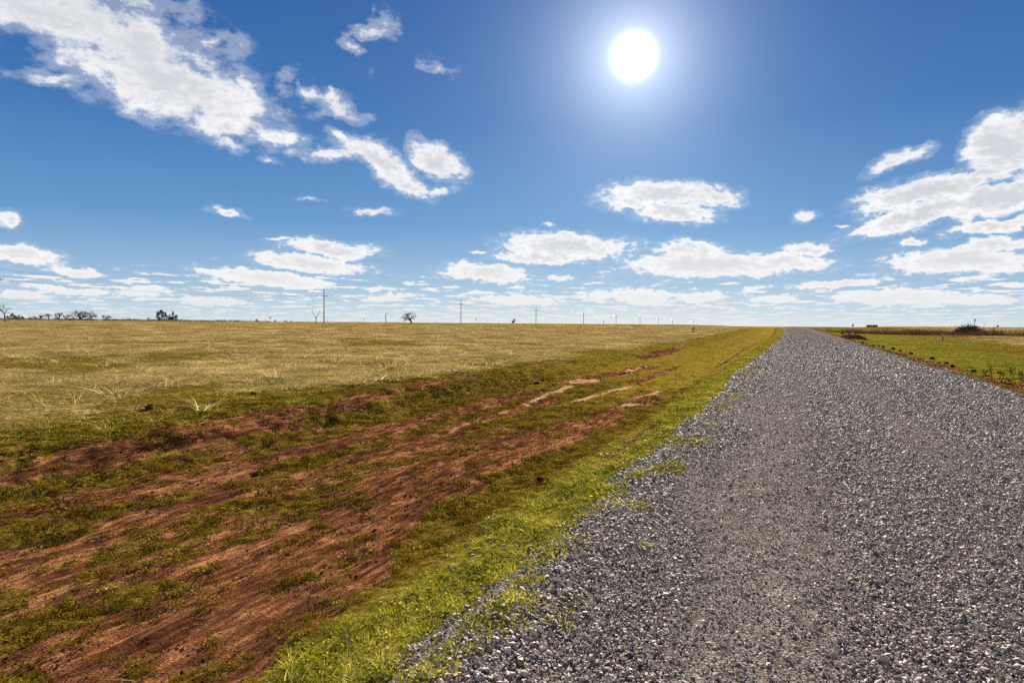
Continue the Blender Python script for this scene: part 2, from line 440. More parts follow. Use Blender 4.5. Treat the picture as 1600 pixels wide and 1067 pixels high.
def ground_material():
    m, g = new_mat("ground")
    pos = g.n('ShaderNodeNewGeometry', out=0)
    a = {k: g.attr(k) for k in ('gravel', 'dirt', 'pale', 'green', 'dry', 'gold', 'band')}
    uv = g.map(pos, rot=(0, 0, TH))                 # x across the road, y along it
    st = g.map(uv, scale=(1.0, 0.22, 1.0))
    n1 = g.noise(st, 3.2, 8.0, 0.62)
    n2 = g.noise(pos, 9.0, 6.0, 0.6)
    n3 = g.noise(pos, 55.0, 5.0, 0.65)
    n4 = g.noise(st, 11.0, 6.0, 0.6)
    # red clay: darker damp soil, lighter crust in streaks
    n5 = g.noise(g.map(uv, scale=(1.0, 0.15, 1.0)), 24.0, 6.0, 0.65)
    soil = g.ramp(g.m('ADD', g.m('ADD', g.m('MULTIPLY', n1, 0.34), g.m('MULTIPLY', n4, 0.33)), g.m('MULTIPLY', n5, 0.33)),
                  [(0.40, (0.034, 0.013, 0.006)), (0.47, (0.088, 0.034, 0.015)), (0.52, (0.165, 0.066, 0.028)), (0.58, (0.34, 0.155, 0.068))])
    soil = g.mix(g.ss(n3, 0.50, 0.66), soil, (0.026, 0.011, 0.007))
    n6 = g.noise(st, 5.0, 7.0, 0.65)
    pl = g.m('ADD', a['pale'], g.m('MULTIPLY', g.m('SUBTRACT', n6, 0.52), 2.2))
    soil = g.mix(g.m('MULTIPLY', g.ss(pl, 0.30, 0.85), g.ss(a['pale'], 0.05, 0.3)), soil, g.mix(n3, (0.26, 0.13, 0.065), (0.50, 0.315, 0.19)))
    # low growth
    low = g.ramp(g.m('ADD', g.m('MULTIPLY', n2, .5), g.m('MULTIPLY', n3, .5)), [(0.35, (0.022, 0.011, 0.003)), (0.48, (0.076, 0.048, 0.008)), (0.56, (0.145, 0.100, 0.014)), (0.66, (0.25, 0.178, 0.032))])
    bright = g.ramp(n2, [(0.34, (0.032, 0.024, 0.004)), (0.5, (0.12, 0.098, 0.014)), (0.66, (0.26, 0.215, 0.04))])
    big = g.noise(pos, 0.25, 5.0, 0.6)
    straw = g.ramp(g.m('ADD', g.m('MULTIPLY', n2, 0.5), g.m('MULTIPLY', big, 0.5)),
                   [(0.38, (0.060, 0.050, 0.008)), (0.5, (0.21, 0.152, 0.054)), (0.60, (0.41, 0.30, 0.125))])
    gold = g.ramp(n2, [(0.3, (0.085, 0.056, 0.007)), (0.5, (0.175, 0.122, 0.018)), (0.7, (0.31, 0.225, 0.045))])
    veg = g.mix(a['gold'], low, gold)
    veg = g.mix(a['green'], veg, bright)
    dd = g.ss(g.m('ADD', a['dry'], g.m('MULTIPLY', g.m('SUBTRACT', n2, 0.5), 1.2)), 0.25, 0.75)
    veg = g.mix(dd, veg, straw)
    edge = g.m('ADD', a['dirt'], g.m('MULTIPLY', g.m('SUBTRACT', n3, 0.5), 0.8))
    col = g.mix(g.ss(edge, 0.35, 0.6), veg, soil)
    # gravel: cells of broken stone over fines
    vor = g.n('ShaderNodeTexVoronoi', {'Vector': pos, 'Scale': 62.0, 'Randomness': 1.0}, out=None)
    cell = g.n('ShaderNodeSeparateXYZ', {0: vor.outputs['Color']}, out=0)
    sc = g.ramp(cell, [(0.0, (0.035, 0.029, 0.026)), (0.45, (0.10, 0.085, 0.077)), (0.8, (0.19, 0.165, 0.150)), (1.0, (0.38, 0.335, 0.30))])
    sc = g.mix(g.m('MULTIPLY', g.ss(vor.outputs['Distance'], 0.35, 0.65), 0.7), sc, (0.06, 0.052, 0.05))
    sc = g.mix(g.m('MULTIPLY', a['band'], 0.32), sc, g.mix(n3, (0.10, 0.084, 0.075), (0.28, 0.24, 0.21)))
    n7 = g.noise(uv, 7.0, 9.0, 0.75)
    sc = g.mix(1.0, sc, g.ramp(n7, [(0.38, (0.62, 0.60, 0.60)), (0.62, (1.4, 1.38, 1.36))]), 'MULTIPLY')
    ge = g.m('ADD', a['gravel'], g.m('MULTIPLY', g.m('SUBTRACT', n3, 0.5), 0.9))
    gm = g.ss(ge, 0.4, 0.6)
    col = g.mix(gm, col, sc)
    bh = g.m('ADD', g.m('MULTIPLY', n3, 0.6), g.m('MULTIPLY', n2, 1.0))
    bh = g.m('ADD', bh, g.m('MULTIPLY', n4, 0.8))
    bh = g.m('ADD', bh, g.m('MULTIPLY', n5, 0.8))
    hs = g.mix(gm, g.n('ShaderNodeCombineXYZ', {0: bh, 1: bh, 2: bh}), g.n('ShaderNodeVectorMath', {0: g.n('ShaderNodeCombineXYZ', {0: vor.outputs['Distance'], 1: vor.outputs['Distance'], 2: vor.outputs['Distance']}), 3: -0.2}, operation='SCALE'))
    bump = g.n('ShaderNodeBump', {'Strength': 1.0, 'Distance': 0.028, 'Height': hs})
    b = g.n('ShaderNodeBsdfPrincipled', {'Base Color': col, 'Roughness': 0.95, 'Specular IOR Level': 0.0, 'Normal': bump})
    g.n('ShaderNodeOutputMaterial', {'Surface': b}, out=None)
    return m


def axis(fine_lo, fine_hi, step, grow, lo, hi):
    a = list(np.arange(fine_lo, fine_hi, step))
    x, s = a[-1], step
    while x < hi:
        s *= grow
        x += s
        a.append(x)
    x, s = a[0], step
    while x > lo:
        s *= grow
        x -= s
        a.insert(0, x)
    return np.array(a)


def build_ground():
    U = axis(1.5, 11.0, 0.05, 1.0075, -40, 5200)
    V = axis(-12.0, 7.6, 0.05, 1.022, -3600, 3600)
    uu, vv = np.meshgrid(U, V, indexing='ij')
    X, Y = to_xy(uu.ravel(), vv.ravel())
    Z = ground_z(X, Y)
    nu, nv = len(U), len(V)
    co = np.stack([X, Y, Z], 1).astype(np.float32)
    i, j = np.meshgrid(np.arange(nu - 1), np.arange(nv - 1), indexing='ij')
    a = (i * nv + j).ravel()
    q = np.stack([a, a + nv, a + nv + 1, a + 1], 1).astype(np.int32)
    q = q[:, ::-1]
    me = bpy.data.meshes.new("ground")
    me.vertices.add(len(co)); me.vertices.foreach_set('co', co.ravel())
    me.loops.add(q.size); me.loops.foreach_set('vertex_index', q.ravel())
    me.polygons.add(len(q)); me.polygons.foreach_set('loop_start', np.arange(0, q.size, 4, dtype=np.int32))
    me.update(calc_edges=True)
    me.polygons.foreach_set('use_smooth', np.ones(len(q), bool))
    mk = masks(X, Y)
    for k in ('gravel', 'dirt', 'pale', 'green', 'dry', 'gold', 'band'):
        at_ = me.attributes.new(k, 'FLOAT', 'POINT')
        at_.data.foreach_set('value', mk[k].astype(np.float32))
    me.materials.append(ground_material())
    o = bpy.data.objects.new("ground", me)
    o['kind'] = 'structure'
    COL.objects.link(o)
    print('ground verts', len(co), nu, nv)
    return o


build_ground()

# ------------------------------------------------------------------ scattered stuff: stones and grasses
RNG = np.random.default_rng(7)


def mesh_from(name, co, faces, mat=None, smooth=False):
    me = bpy.data.meshes.new(name)
    me.from_pydata([tuple(map(float, c)) for c in co], [], [tuple(map(int, f)) for f in faces])
    me.update()
    if smooth:
        me.polygons.foreach_set('use_smooth', np.ones(len(me.polygons), bool))
    if mat:
        me.materials.append(mat)
    return me


def stone_mesh(name, seed, mat, flat=0.62, n=15):
    r = np.random.default_rng(seed)
    p = r.normal(size=(n, 3))
    p /= np.linalg.norm(p, axis=1)[:, None]
    p *= r.uniform(0.75, 1.0, (n, 1))
    p *= np.array([1.0, r.uniform(.6, .9), r.uniform(flat * .7, flat * 1.2)]) * 0.5
    bm = bmesh.new()
    for c in p:
        bm.verts.new(c)
    ret = bmesh.ops.convex_hull(bm, input=bm.verts)
    for v in [v for v in bm.verts if not v.link_faces]:
        bm.verts.remove(v)
    me = bpy.data.meshes.new(name)
    bm.to_mesh(me); bm.free()
    me.materials.append(mat)
    return me


def tuft_mesh(name, seed, mat, n=14, h=0.08, spread=0.03, lean=0.5, width=0.004, seg=3, droop=0.5, hvar=0.4):
    r = np.random.default_rng(seed)
    co, fa = [], []
    for _ in range(n):
        a = r.uniform(0, 2 * math.pi)
        rad = spread * math.sqrt(r.uniform())
        b = np.array([math.cos(a) * rad, math.sin(a) * rad, -0.01 * h])
        d = a + r.normal(0, 0.7)
        hh = h * r.uniform(1 - hvar, 1 + hvar)
        ln = lean * r.uniform(0.2, 1.4)
        dr = droop * r.uniform(0.2, 1.4)
        tw = r.uniform(0, math.pi)
        side = np.array([math.cos(tw), math.sin(tw), 0]) * width * 0.5 * r.uniform(.7, 1.3)
        i0 = len(co)
        for s in range(seg + 1):
            t = s / seg
            hor = hh * (ln * t + dr * t * t)
            z = hh * (t - 0.5 * min(dr, 1.3) * t * t * (0.7 if lean < 1 else 1.0)) * (1.0 / (1 + 0.5 * ln))
            c = b + np.array([math.cos(d) * hor, math.sin(d) * hor, z])
            w = 1.0 - 0.85 * t ** 1.5
            co += [c - side * w, c + side * w]
        for s in range(seg):
            k = i0 + 2 * s
            fa.append((k, k + 1, k + 3, k + 2))
    return mesh_from(name, co, fa, mat)


def leafy_mesh(name, seed, mat, n=40, spread=0.10, h=0.03, leaf=0.018):
    """a low mat of small leaves"""
    r = np.random.default_rng(seed)
    co, fa = [], []
    for _ in range(n):
        a = r.uniform(0, 2 * math.pi)
        rad = spread * r.uniform() ** 0.6
        c = np.array([math.cos(a) * rad, math.sin(a) * rad, h * r.uniform(0.0, 1.0) * (1 - 0.6 * rad / spread)])
        d = r.uniform(0, 2 * math.pi)
        up = r.uniform(0.0, 1.0)
        f = np.array([math.cos(d), math.sin(d), up]); f /= np.linalg.norm(f)
        s = np.array([-math.sin(d), math.cos(d), r.normal(0, .3)]) * 0.32
        L = leaf * r.uniform(.6, 1.5)
        i0 = len(co)
        co += [c, c + (f * .5 + s) * L, c + f * L, c + (f * .5 - s) * L]
        fa.append((i0, i0 + 1, i0 + 2, i0 + 3))
    return mesh_from(name, co, fa, mat)


def leaf_mat(name, stops, patch=None, trans=0.45, patch_scale=1.2, rough=0.8):
    m, g = new_mat(name)
    rnd = g.n('ShaderNodeObjectInfo', out=5)
    pos = g.n('ShaderNodeNewGeometry', out=0)
    pn = g.noise(pos, patch_scale, 4.0, 0.6)
    f = g.m('ADD', g.m('MULTIPLY', rnd, 0.62), g.m('MULTIPLY', g.m('SUBTRACT', pn, 0.31), 1.0), clamp=True)
    col = g.ramp(f, stops)
    a = g.n('ShaderNodeBsdfPrincipled', {'Base Color': col, 'Roughness': rough, 'Specular IOR Level': 0.0})
    b = g.n('ShaderNodeBsdfTranslucent', {'Color': col})
    g.n('ShaderNodeOutputMaterial', {'Surface': g.n('ShaderNodeMixShader', {0: trans, 1: a, 2: b})}, out=None)
    return m


def scatter(name, X, Y, Z, rot, scl, protos, label, category, idx=None):
    """one object: instances of the prototype meshes on the given points"""
    n = len(X)
    me = bpy.data.meshes.new(name)
    me.vertices.add(n)
    me.vertices.foreach_set('co', np.stack([X, Y, Z], 1).astype(np.float32).ravel())
    a = me.attributes.new('rot', 'FLOAT_VECTOR', 'POINT'); a.data.foreach_set('vector', rot.astype(np.float32).ravel())
    a = me.attributes.new('scl', 'FLOAT_VECTOR', 'POINT'); a.data.foreach_set('vector', scl.astype(np.float32).ravel())
    if idx is None:
        idx = RNG.integers(0, len(protos), n)
    a = me.attributes.new('idx', 'INT', 'POINT'); a.data.foreach_set('value', idx.astype(np.int32))
    coll = bpy.data.collections.new(name + '_kinds')
    for i, pm in enumerate(protos):
        coll.objects.link(bpy.data.objects.new('%s_kind_%02d' % (name, i), pm))
    t = bpy.data.node_groups.new(name, 'GeometryNodeTree')
    t.interface.new_socket('Geometry', in_out='INPUT', socket_type='NodeSocketGeometry')
    t.interface.new_socket('Geometry', in_out='OUTPUT', socket_type='NodeSocketGeometry')
    N, L = t.nodes, t.links
    gi, go = N.new('NodeGroupInput'), N.new('NodeGroupOutput')
    inst = N.new('GeometryNodeInstanceOnPoints')
    ci = N.new('GeometryNodeCollectionInfo')
    ci.inputs[0].default_value = coll
    ci.inputs[1].default_value = True
    ci.inputs[2].default_value = True

    def na(nm, ty):
        q = N.new('GeometryNodeInputNamedAttribute'); q.data_type = ty; q.inputs[0].default_value = nm
        return next(s for s in q.outputs if s.enabled)
    L.new(gi.outputs[0], inst.inputs['Points'])
    L.new(ci.outputs[0], inst.inputs['Instance'])
    inst.inputs['Pick Instance'].default_value = True
    L.new(na('idx', 'INT'), inst.inputs['Instance Index'])
    e2r = N.new('FunctionNodeEulerToRotation')
    L.new(na('rot', 'FLOAT_VECTOR'), e2r.inputs[0])
    L.new(e2r.outputs[0], inst.inputs['Rotation'])
    L.new(na('scl', 'FLOAT_VECTOR'), inst.inputs['Scale'])
    L.new(inst.outputs[0], go.inputs[0])
    o = bpy.data.objects.new(name, me)
    md = o.modifiers.new('scatter', 'NODES')
    md.node_group = t
    o['kind'] = 'stuff'; o['label'] = label; o['category'] = category
    COL.objects.link(o)
    print(name, n)
    return o


def wedge(n, k, d0, d1, a0=-55, a1=55):
    """n points round the camera's place, their number per square metre falling as distance to the power k"""
    U = RNG.uniform(size=n)
    p = 2.0 - k
    if abs(p) < 1e-6:
        d = d0 * (d1 / d0) ** U
    else:
        d = (d0 ** p + U * (d1 ** p - d0 ** p)) ** (1 / p)
    a = np.radians(RNG.uniform(a0, a1, n))
    return d * np.sin(a), d * np.cos(a), d


def n_for(dens_at, d_ref, k, d0, d1, a0=-55, a1=55):
    """how many wedge points give dens_at per square metre at distance d_ref"""
    p = 2.0 - k
    I = math.log(d1 / d0) if abs(p) < 1e-6 else (d1 ** p - d0 ** p) / p
    return int(dens_at * d_ref ** k * math.radians(a1 - a0) * I)


# ---- broken stone of the road
def stone_material():
    m, g = new_mat("crushed_stone")
    rnd = g.n('ShaderNodeObjectInfo', out=5)
    pos = g.n('ShaderNodeNewGeometry', out=0)
    col = g.ramp(rnd, [(0.0, (0.070, 0.057, 0.050)), (0.22, (0.165, 0.137, 0.121)), (0.48, (0.28, 0.238, 0.210)), (0.70, (0.40, 0.343, 0.300)),
                       (0.88, (0.55, 0.475, 0.415)), (0.95, (0.30, 0.18, 0.11)), (1.0, (0.66, 0.585, 0.505))])
    col = g.mix(g.m('MULTIPLY', g.ss(g.noise(pos, 160.0, 4.0, 0.6), 0.42, 0.65), 0.5), col, (0.40, 0.35, 0.31))
    b = g.n('ShaderNodeBsdfPrincipled', {'Base Color': col, 'Roughness': 0.7, 'Specular IOR Level': 0.10})
    g.n('ShaderNodeOutputMaterial', {'Surface': b}, out=None)
    return m


STONE = stone_material()
stones = [stone_mesh('stone', 100 + i, STONE, flat=(0.40, 0.55, 0.72)[i % 3], n=(8, 10, 12)[i % 3]) for i in range(12)]


def lay_gravel():
    D0 = 6.0
    K = 1.2
    X, Y, d = [], [], []
    for args in ((0.0, 2.2, D0, 4200, 3.0), (K, D0, 120.0, 4200, D0)):
        k, a, b, den, ref = args
        x, y, dd = wedge(n_for(den, ref, k, a, b), k, a, b)
        X.append(x); Y.append(y); d.append(dd)
    X, Y, d = map(np.concatenate, (X, Y, d))
    u, v = to_uv(X, Y)
    keep = (v > -3.6) & (v < 8.2)
    X, Y, d, u, v = X[keep], Y[keep], d[keep], u[keep], v[keep]
    g = masks(X, Y)['gravel']
    el = edge_l(u)
    clump = fbm(u * 2.6, v * 2.6, 201, 3)
    loose = (v < el + 0.1)
    p = np.clip(g, 0, 1) * np.where(loose, 0.6, 1.0) * np.where(loose, ss(clump + 0.25 * ss(g, .3, .9), 0.34, 0.5), 1.0)
    band = wheel_band(u, v)
    p = p * (1 - 0.22 * band * (~loose))
    p = p * (1 - ss(d, 30, 120))
    stray = 0.035 * ss(v, -2.9, -1.6) * (v < 0) * (d < 14) + 0.03 * (v > 5) * (v < 7.6)
    keep = RNG.uniform(size=len(X)) < np.maximum(p, stray)
    X, Y, d, u, v, loose = X[keep], Y[keep], d[keep], u[keep], v[keep], loose[keep]
    n = len(X)
    base = 0.0186 * np.exp(RNG.normal(0, 0.46, n)) * np.where(loose, 1.45, 1.0)
    base = np.where(RNG.uniform(size=n) < 0.010, base * 2.2, base)
    lod = np.minimum(np.maximum(1.0, d / D0) ** (K / 2), 2.9)
    base = base * (1 - 0.30 * wheel_band(u, v) * (~loose))
    s = np.minimum(base, 0.058) * lod
    Z = ground_z(X, Y) + s * RNG.uniform(-0.04, 0.28, n) + np.where(d < 12, RNG.uniform(0, 0.008, n), 0)
    rot = np.stack([RNG.normal(0, 0.42, n), RNG.normal(0, 0.42, n), RNG.uniform(0, 6.283, n)], 1)
    scl = np.stack([s, s * RNG.uniform(.8, 1.1, n), s * RNG.uniform(.7, 1.1, n) / lod ** 0.4], 1)
    scatter('gravel', X, Y, Z, rot, scl, stones, 'loose grey crushed stone covering the road and its edges', 'gravel')


lay_gravel()

# ---- grasses
M_GREEN = leaf_mat('fresh_grass', [(0.0, (0.030, 0.026, 0.003)), (0.25, (0.105, 0.104, 0.010)), (0.5, (0.25, 0.24, 0.026)), (0.8, (0.43, 0.375, 0.055)), (1.0, (0.62, 0.50, 0.18))], trans=0.5, patch_scale=2.2)
M_LOW = leaf_mat('low_growth', [(0.0, (0.030, 0.017, 0.002)), (0.4, (0.102, 0.070, 0.006)), (0.7, (0.20, 0.138, 0.014)), (1.0, (0.38, 0.26, 0.07))], trans=0.5, patch_scale=2.0)
M_STRAW = leaf_mat('dry_grass', [(0.0, (0.12, 0.084, 0.024)), (0.4, (0.28, 0.205, 0.075)), (0.75, (0.50, 0.38, 0.17)), (1.0, (0.78, 0.64, 0.38))], trans=0.4, patch_scale=0.5)
M_GOLD = leaf_mat('golden_growth', [(0.0, (0.09, 0.060, 0.006)), (0.5, (0.20, 0.145, 0.012)), (1.0, (0.34, 0.26, 0.04))], trans=0.4)


def tuft_rot(n, tilt=0.15):
    return np.stack([RNG.normal(0, tilt, n), RNG.normal(0, tilt, n), RNG.uniform(0, 6.283, n)], 1)


def put(name, X, Y, d, prob, size, protos, label, category, d_ref, k, tall=1.0, sigma=0.28):
    keep = RNG.uniform(size=len(X)) < prob
    X, Y, d = X[keep], Y[keep], d[keep]
    size = size[keep] if isinstance(size, np.ndarray) else size
    n = len(X)
    lod = np.maximum(1.0, d / d_ref) ** (k / 2)
    s = np.exp(RNG.normal(0, sigma, n)) * lod * size
    scl = np.stack([s, s, s * tall / lod ** 1.1], 1)
    rt = tuft_rot(n)
    rt[:, :2] /= lod[:, None] ** 1.2
    return scatter(name, X, Y, ground_z(X, Y), rt, scl, protos, label, category)


# fresh green verge on both sides of the road
protos = [tuft_mesh('tuft', 300 + i, M_GREEN, n=34, h=0.046, spread=0.055, lean=0.8, width=0.0036, droop=0.6) for i in range(8)]
protos += [leafy_mesh('mat', 320 + i, M_GREEN, n=60, spread=0.09, h=0.03, leaf=0.016) for i in range(4)]
k = 1.3
X, Y, d = wedge(n_for(240, 4.0, k, 2.4, 110), k, 2.4, 110)
mk = masks(X, Y)
clump = fbm(mk['u'] * 1.7, mk['v'] * 2.2, 211, 4, 0.6)
p = ss(mk['green'], 0.25, 0.7) * (1 - ss(mk['gravel'], 0.3, 0.75)) * (1 - ss(mk['dirt'], 0.2, 0.6)) * (0.25 + 0.75 * ss(clump, 0.36, 0.5)) * (1 - ss(mk['dry'], .4, .9))
# tufts that stand in the loose gravel
u_, v_ = mk['u'], mk['v']
t_ = ss(fbm(u_ * 1.1, v_ * 3.0, 214, 3, 0.6), 0.52, 0.60) * ss(v_, -1.75, -1.6) * (1 - ss(v_, -1.3, -1.0)) * (u_ < 34)
p = np.maximum(p, 0.9 * t_)
put('green_verge_grass', X, Y, d, p, 1.0, protos, 'short bright green grass on the verges beside the gravel road', 'grass', 4.0, k)

# low dark growth in the ditch and at the foot of the bank
protos = [leafy_mesh('mat', 340 + i, M_LOW, n=70, spread=0.085, h=0.042, leaf=0.017) for i in range(6)]
protos += [tuft_mesh('tuft', 350 + i, M_LOW, n=20, h=0.045, spread=0.05, lean=0.9, width=0.0035, droop=0.6) for i in range(5)]
k = 1.35
X, Y, d = wedge(n_for(330, 5.0, k, 2.6, 130, -50, 40), k, 2.6, 130, -50, 40)
mk = masks(X, Y)
u_, v_ = mk['u'], mk['v']
clump = fbm(u_ * 1.3, v_ * 2.3, 221, 5, 0.62)
finec = fbm(u_ * 4.0, v_ * 6.0, 223, 4, 0.65)
bare = mk['dirt']
p = ss(-v_, 2.7, 3.2) * (1 - ss(-v_, 10.2, 12.2)) * (1 - 0.9 * ss(u_, 14, 36)) * (np.where(bare > 0.5, 0.70 * ss(0.4 * clump + 0.6 * finec, 0.495, 0.56), 0.4 + 0.6 * ss(0.5 * clump + 0.5 * finec, 0.42, 0.53)))
p = p * (1 - 0.6 * ss(mk['green'], .4, .9)) * (1 - ss(mk['pale'], .2, .6)) * (1 - ss(mk['gold'], .3, .8) * .6)
p = np.maximum(p, 0.5 * ss(v_, 5.6, 6.0) * (1 - ss(v_, 8.0, 8.8)) * ss(clump, 0.5, 0.6))
put('ditch_growth', X, Y, d, p, 0.72, protos, 'low olive green plants and moss in the red ditch', 'ground cover', 5.0, k)

# golden brown growth on the far ditch floor
protos = [tuft_mesh('tuft', 360 + i, M_GOLD, n=22, h=0.05, spread=0.06, lean=0.8, width=0.004) for i in range(5)]
k = 1.4
X, Y, d = wedge(n_for(60, 10.0, k, 12, 110, -10, 40), k, 12, 110, -10, 40)
mk = masks(X, Y)
p = mk['gold'] * (1 - ss(mk['dirt'], .3, .6)) * (0.2 + 0.6 * ss(fbm(mk['u'] * .8, mk['v'] * 2.0, 227, 4, .6), .4, .55))
put('golden_ditch_growth', X, Y, d, p, 1.0, protos, 'golden brown low growth along the ditch floor', 'ground cover', 10.0, k)

# the dry pasture
protos = [tuft_mesh('tuft', 400 + i, M_STRAW, n=15, h=0.17, spread=0.08, lean=1.0, width=0.0065, droop=0.9, seg=4, hvar=.5) for i in range(8)]
protos += [tuft_mesh('tuft', 410 + i, M_STRAW, n=24, h=0.23, spread=0.10, lean=0.5, width=0.0075, droop=0.9, seg=4, hvar=.5) for i in range(3)]
k = 1.35
X, Y, d = wedge(n_for(46, 9.0, k, 6.0, 330), k, 6.0, 330)
mk = masks(X, Y)
u_, v_ = mk['u'], mk['v']
zone = np.maximum(ss(-v_ + 1.6 * (fbm(u_ * .5, v_ * .5, 233, 3) - .5), 9.6, 11.0), ss(v_, 13, 26))
clump = fbm(X * 0.55, Y * 0.55, 231, 4, 0.6)
clump2 = fbm(X * 2.1, Y * 2.1, 236, 3, 0.6)
p = zone * (0.12 + 0.88 * ss(mk['dry'], 0.2, 0.8)) * (0.10 + 0.90 * ss(.5 * clump + .5 * clump2, 0.42, 0.57))
put('dry_pasture_grass', X, Y, d, p, 0.52 + 0.6 * ss(clump, .42, .64), protos, 'straw coloured bent pasture grass covering the wide field', 'grass', 9.0, k, sigma=.25)

# green undergrowth between the straw
protos = [tuft_mesh('tuft', 430 + i, M_LOW, n=20, h=0.06, spread=0.08, lean=0.8, width=0.005, droop=0.6) for i in range(4)]
protos += [tuft_mesh('tuft', 440 + i, M_GREEN, n=20, h=0.05, spread=0.08, lean=0.8, width=0.005, droop=0.6) for i in range(4)]
X, Y, d = wedge(n_for(36, 9.0, k, 6.0, 200), k, 6.0, 200)
mk = masks(X, Y)
u_, v_ = mk['u'], mk['v']
zone = np.maximum(ss(-v_, 8.8, 10.0), ss(v_, 11, 22))
clump = fbm(X * 0.8, Y * 0.8, 241, 4, 0.6)
p = zone * (1 - 0.6 * ss(mk['dry'], 0.3, 0.9)) * (0.2 + 0.8 * ss(clump, 0.4, 0.55))
put('pasture_undergrowth', X, Y, d, p, 1.0, protos, 'short green undergrowth between the straw coloured pasture grass', 'grass', 9.0, k)

# dead straw lying about the ditch
protos = [tuft_mesh('straw', 450 + i, M_STRAW, n=4, h=0.07, spread=0.06, lean=3.0, width=0.003, droop=0.3) for i in range(4)]
X, Y, d = wedge(n_for(14, 4.0, 1.3, 2.6, 30), 1.3, 2.6, 30)
u_, v_ = to_uv(X, Y)
p = ss(-v_, 1.5, 3.0) * (1 - ss(-v_, 9.5, 11)) * ss(fbm(u_, v_ * 1.5, 251, 3), 0.42, 0.6)
put('dead_straw', X, Y, d, p, 1.0, protos, 'scattered dead straw lying over the ditch', 'straw', 4.0, 1.3)

# crumbs of red soil
def soil_material():
    m, g = new_mat("red_soil")
    rnd = g.n('ShaderNodeObjectInfo', out=5)
    col = g.ramp(rnd, [(0.0, (0.035, 0.014, 0.009)), (0.5, (0.10, 0.040, 0.022)), (0.85, (0.20, 0.085, 0.045)), (1.0, (0.36, 0.19, 0.11))])
    pos = g.n('ShaderNodeNewGeometry', out=0)
    n = g.noise(pos, 60.0, 5.0, 0.65)
    col = g.mix(g.m('MULTIPLY', n, 0.5), col, (0.05, 0.022, 0.014))
    bump = g.n('ShaderNodeBump', {'Strength': 0.8, 'Distance': 0.02, 'Height': n})
    b = g.n('ShaderNodeBsdfPrincipled', {'Base Color': col, 'Roughness': 0.95, 'Specular IOR Level': 0.0, 'Normal': bump})
    g.n('ShaderNodeOutputMaterial', {'Surface': b}, out=None)
    return m


SOIL = soil_material()
crumbs = [stone_mesh('crumb', 500 + i, SOIL, flat=0.7, n=14) for i in range(8)]
k = 1.3
X, Y, d = wedge(n_for(800, 5.0, k, 2.6, 70, -50, 45), k, 2.6, 70, -50, 45)
mk = masks(X, Y)
u_, v_ = mk['u'], mk['v']
cl = fbm(u_ * 1.6, v_ * 4.0, 261, 4, 0.6)
p = mk['dirt'] * (1 - 0.7 * mk['pale']) * ss(cl, 0.40, 0.60) * np.where(v_ > 5, 1.0, 0.6)
keep = RNG.uniform(size=len(X)) < p
X, Y, d = X[keep], Y[keep], d[keep]
n = len(X)
s = np.minimum(0.013 * np.exp(RNG.normal(0, 0.45, n)), 0.05) * np.maximum(1, d / 5.0) ** (k / 2)
scatter('soil_crumbs', X, Y, ground_z(X, Y) + 0.1 * s, tuft_rot(n, 0.4), np.stack([s, s * RNG.uniform(.7, 1, n), s * .8], 1), crumbs,
        'crumbs of red soil lying over the bare earth', 'soil')

# ------------------------------------------------------------------ the things
def flat_mat(name, c1, c2, scale=8.0, rough=0.85, stretch=(1, 1, 1), spec=0.15, bumpd=0.01):
    m, g = new_mat(name)
    oc = g.n('ShaderNodeTexCoord', out='Object')
    n = g.noise(g.map(oc, scale=stretch), scale, 5.0, 0.6)
    col = g.mix(g.ss(n, 0.35, 0.65), c1, c2)
    bump = g.n('ShaderNodeBump', {'Strength': 0.6, 'Distance': bumpd, 'Height': n})
    b = g.n('ShaderNodeBsdfPrincipled', {'Base Color': col, 'Roughness': rough, 'Specular IOR Level': spec, 'Normal': bump})
    g.n('ShaderNodeOutputMaterial', {'Surface': b}, out=None)
    return m


M_POLE = flat_mat('weathered_pole_wood', (0.10, 0.075, 0.055), (0.20, 0.155, 0.12), 6, stretch=(1, 1, .1))
M_CERAMIC = flat_mat('insulator', (0.10, 0.07, 0.06), (0.16, 0.12, 0.11), 4, 0.6, spec=.2)
M_STEEL = flat_mat('galvanised_steel', (0.22, 0.23, 0.24), (0.32, 0.33, 0.34), 5, 0.5)
M_WIRE = flat_mat('wire', (0.10, 0.10, 0.105), (0.16, 0.16, 0.165), 2, 0.5)
M_BARK = flat_mat('bark', (0.035, 0.026, 0.022), (0.085, 0.066, 0.056), 9, stretch=(1, 1, .3))
M_TWIG = flat_mat('twigs', (0.055, 0.042, 0.038), (0.12, 0.095, 0.085), 9)
M_NEEDLE = leaf_mat('juniper_needles', [(0.0, (0.008, 0.011, 0.004)), (0.5, (0.018, 0.024, 0.008)), (1.0, (0.035, 0.038, 0.014))], trans=0.15, patch_scale=1.5)
M_WEED = leaf_mat('dead_weed', [(0.0, (0.045, 0.025, 0.012)), (0.5, (0.10, 0.060, 0.028)), (1.0, (0.18, 0.12, 0.06))], trans=0.2)
M_LOG = flat_mat('dead_wood', (0.045, 0.027, 0.018), (0.15, 0.095, 0.06), 5, stretch=(1, 1, .3))
M_RED = flat_mat('red_paint', (0.30, 0.035, 0.022), (0.40, 0.06, 0.035), 2, 0.6)
M_DARK = flat_mat('dark_metal', (0.03, 0.03, 0.03), (0.06, 0.055, 0.05), 3, 0.6)
M_WHITE = flat_mat('white_plastic', (0.65, 0.62, 0.58), (0.75, 0.72, 0.68), 3, 0.5)
M_DARKSOIL = flat_mat('dark_clod', (0.018, 0.011, 0.008), (0.055, 0.030, 0.018), 14, 0.95, spec=0.0, bumpd=.02)


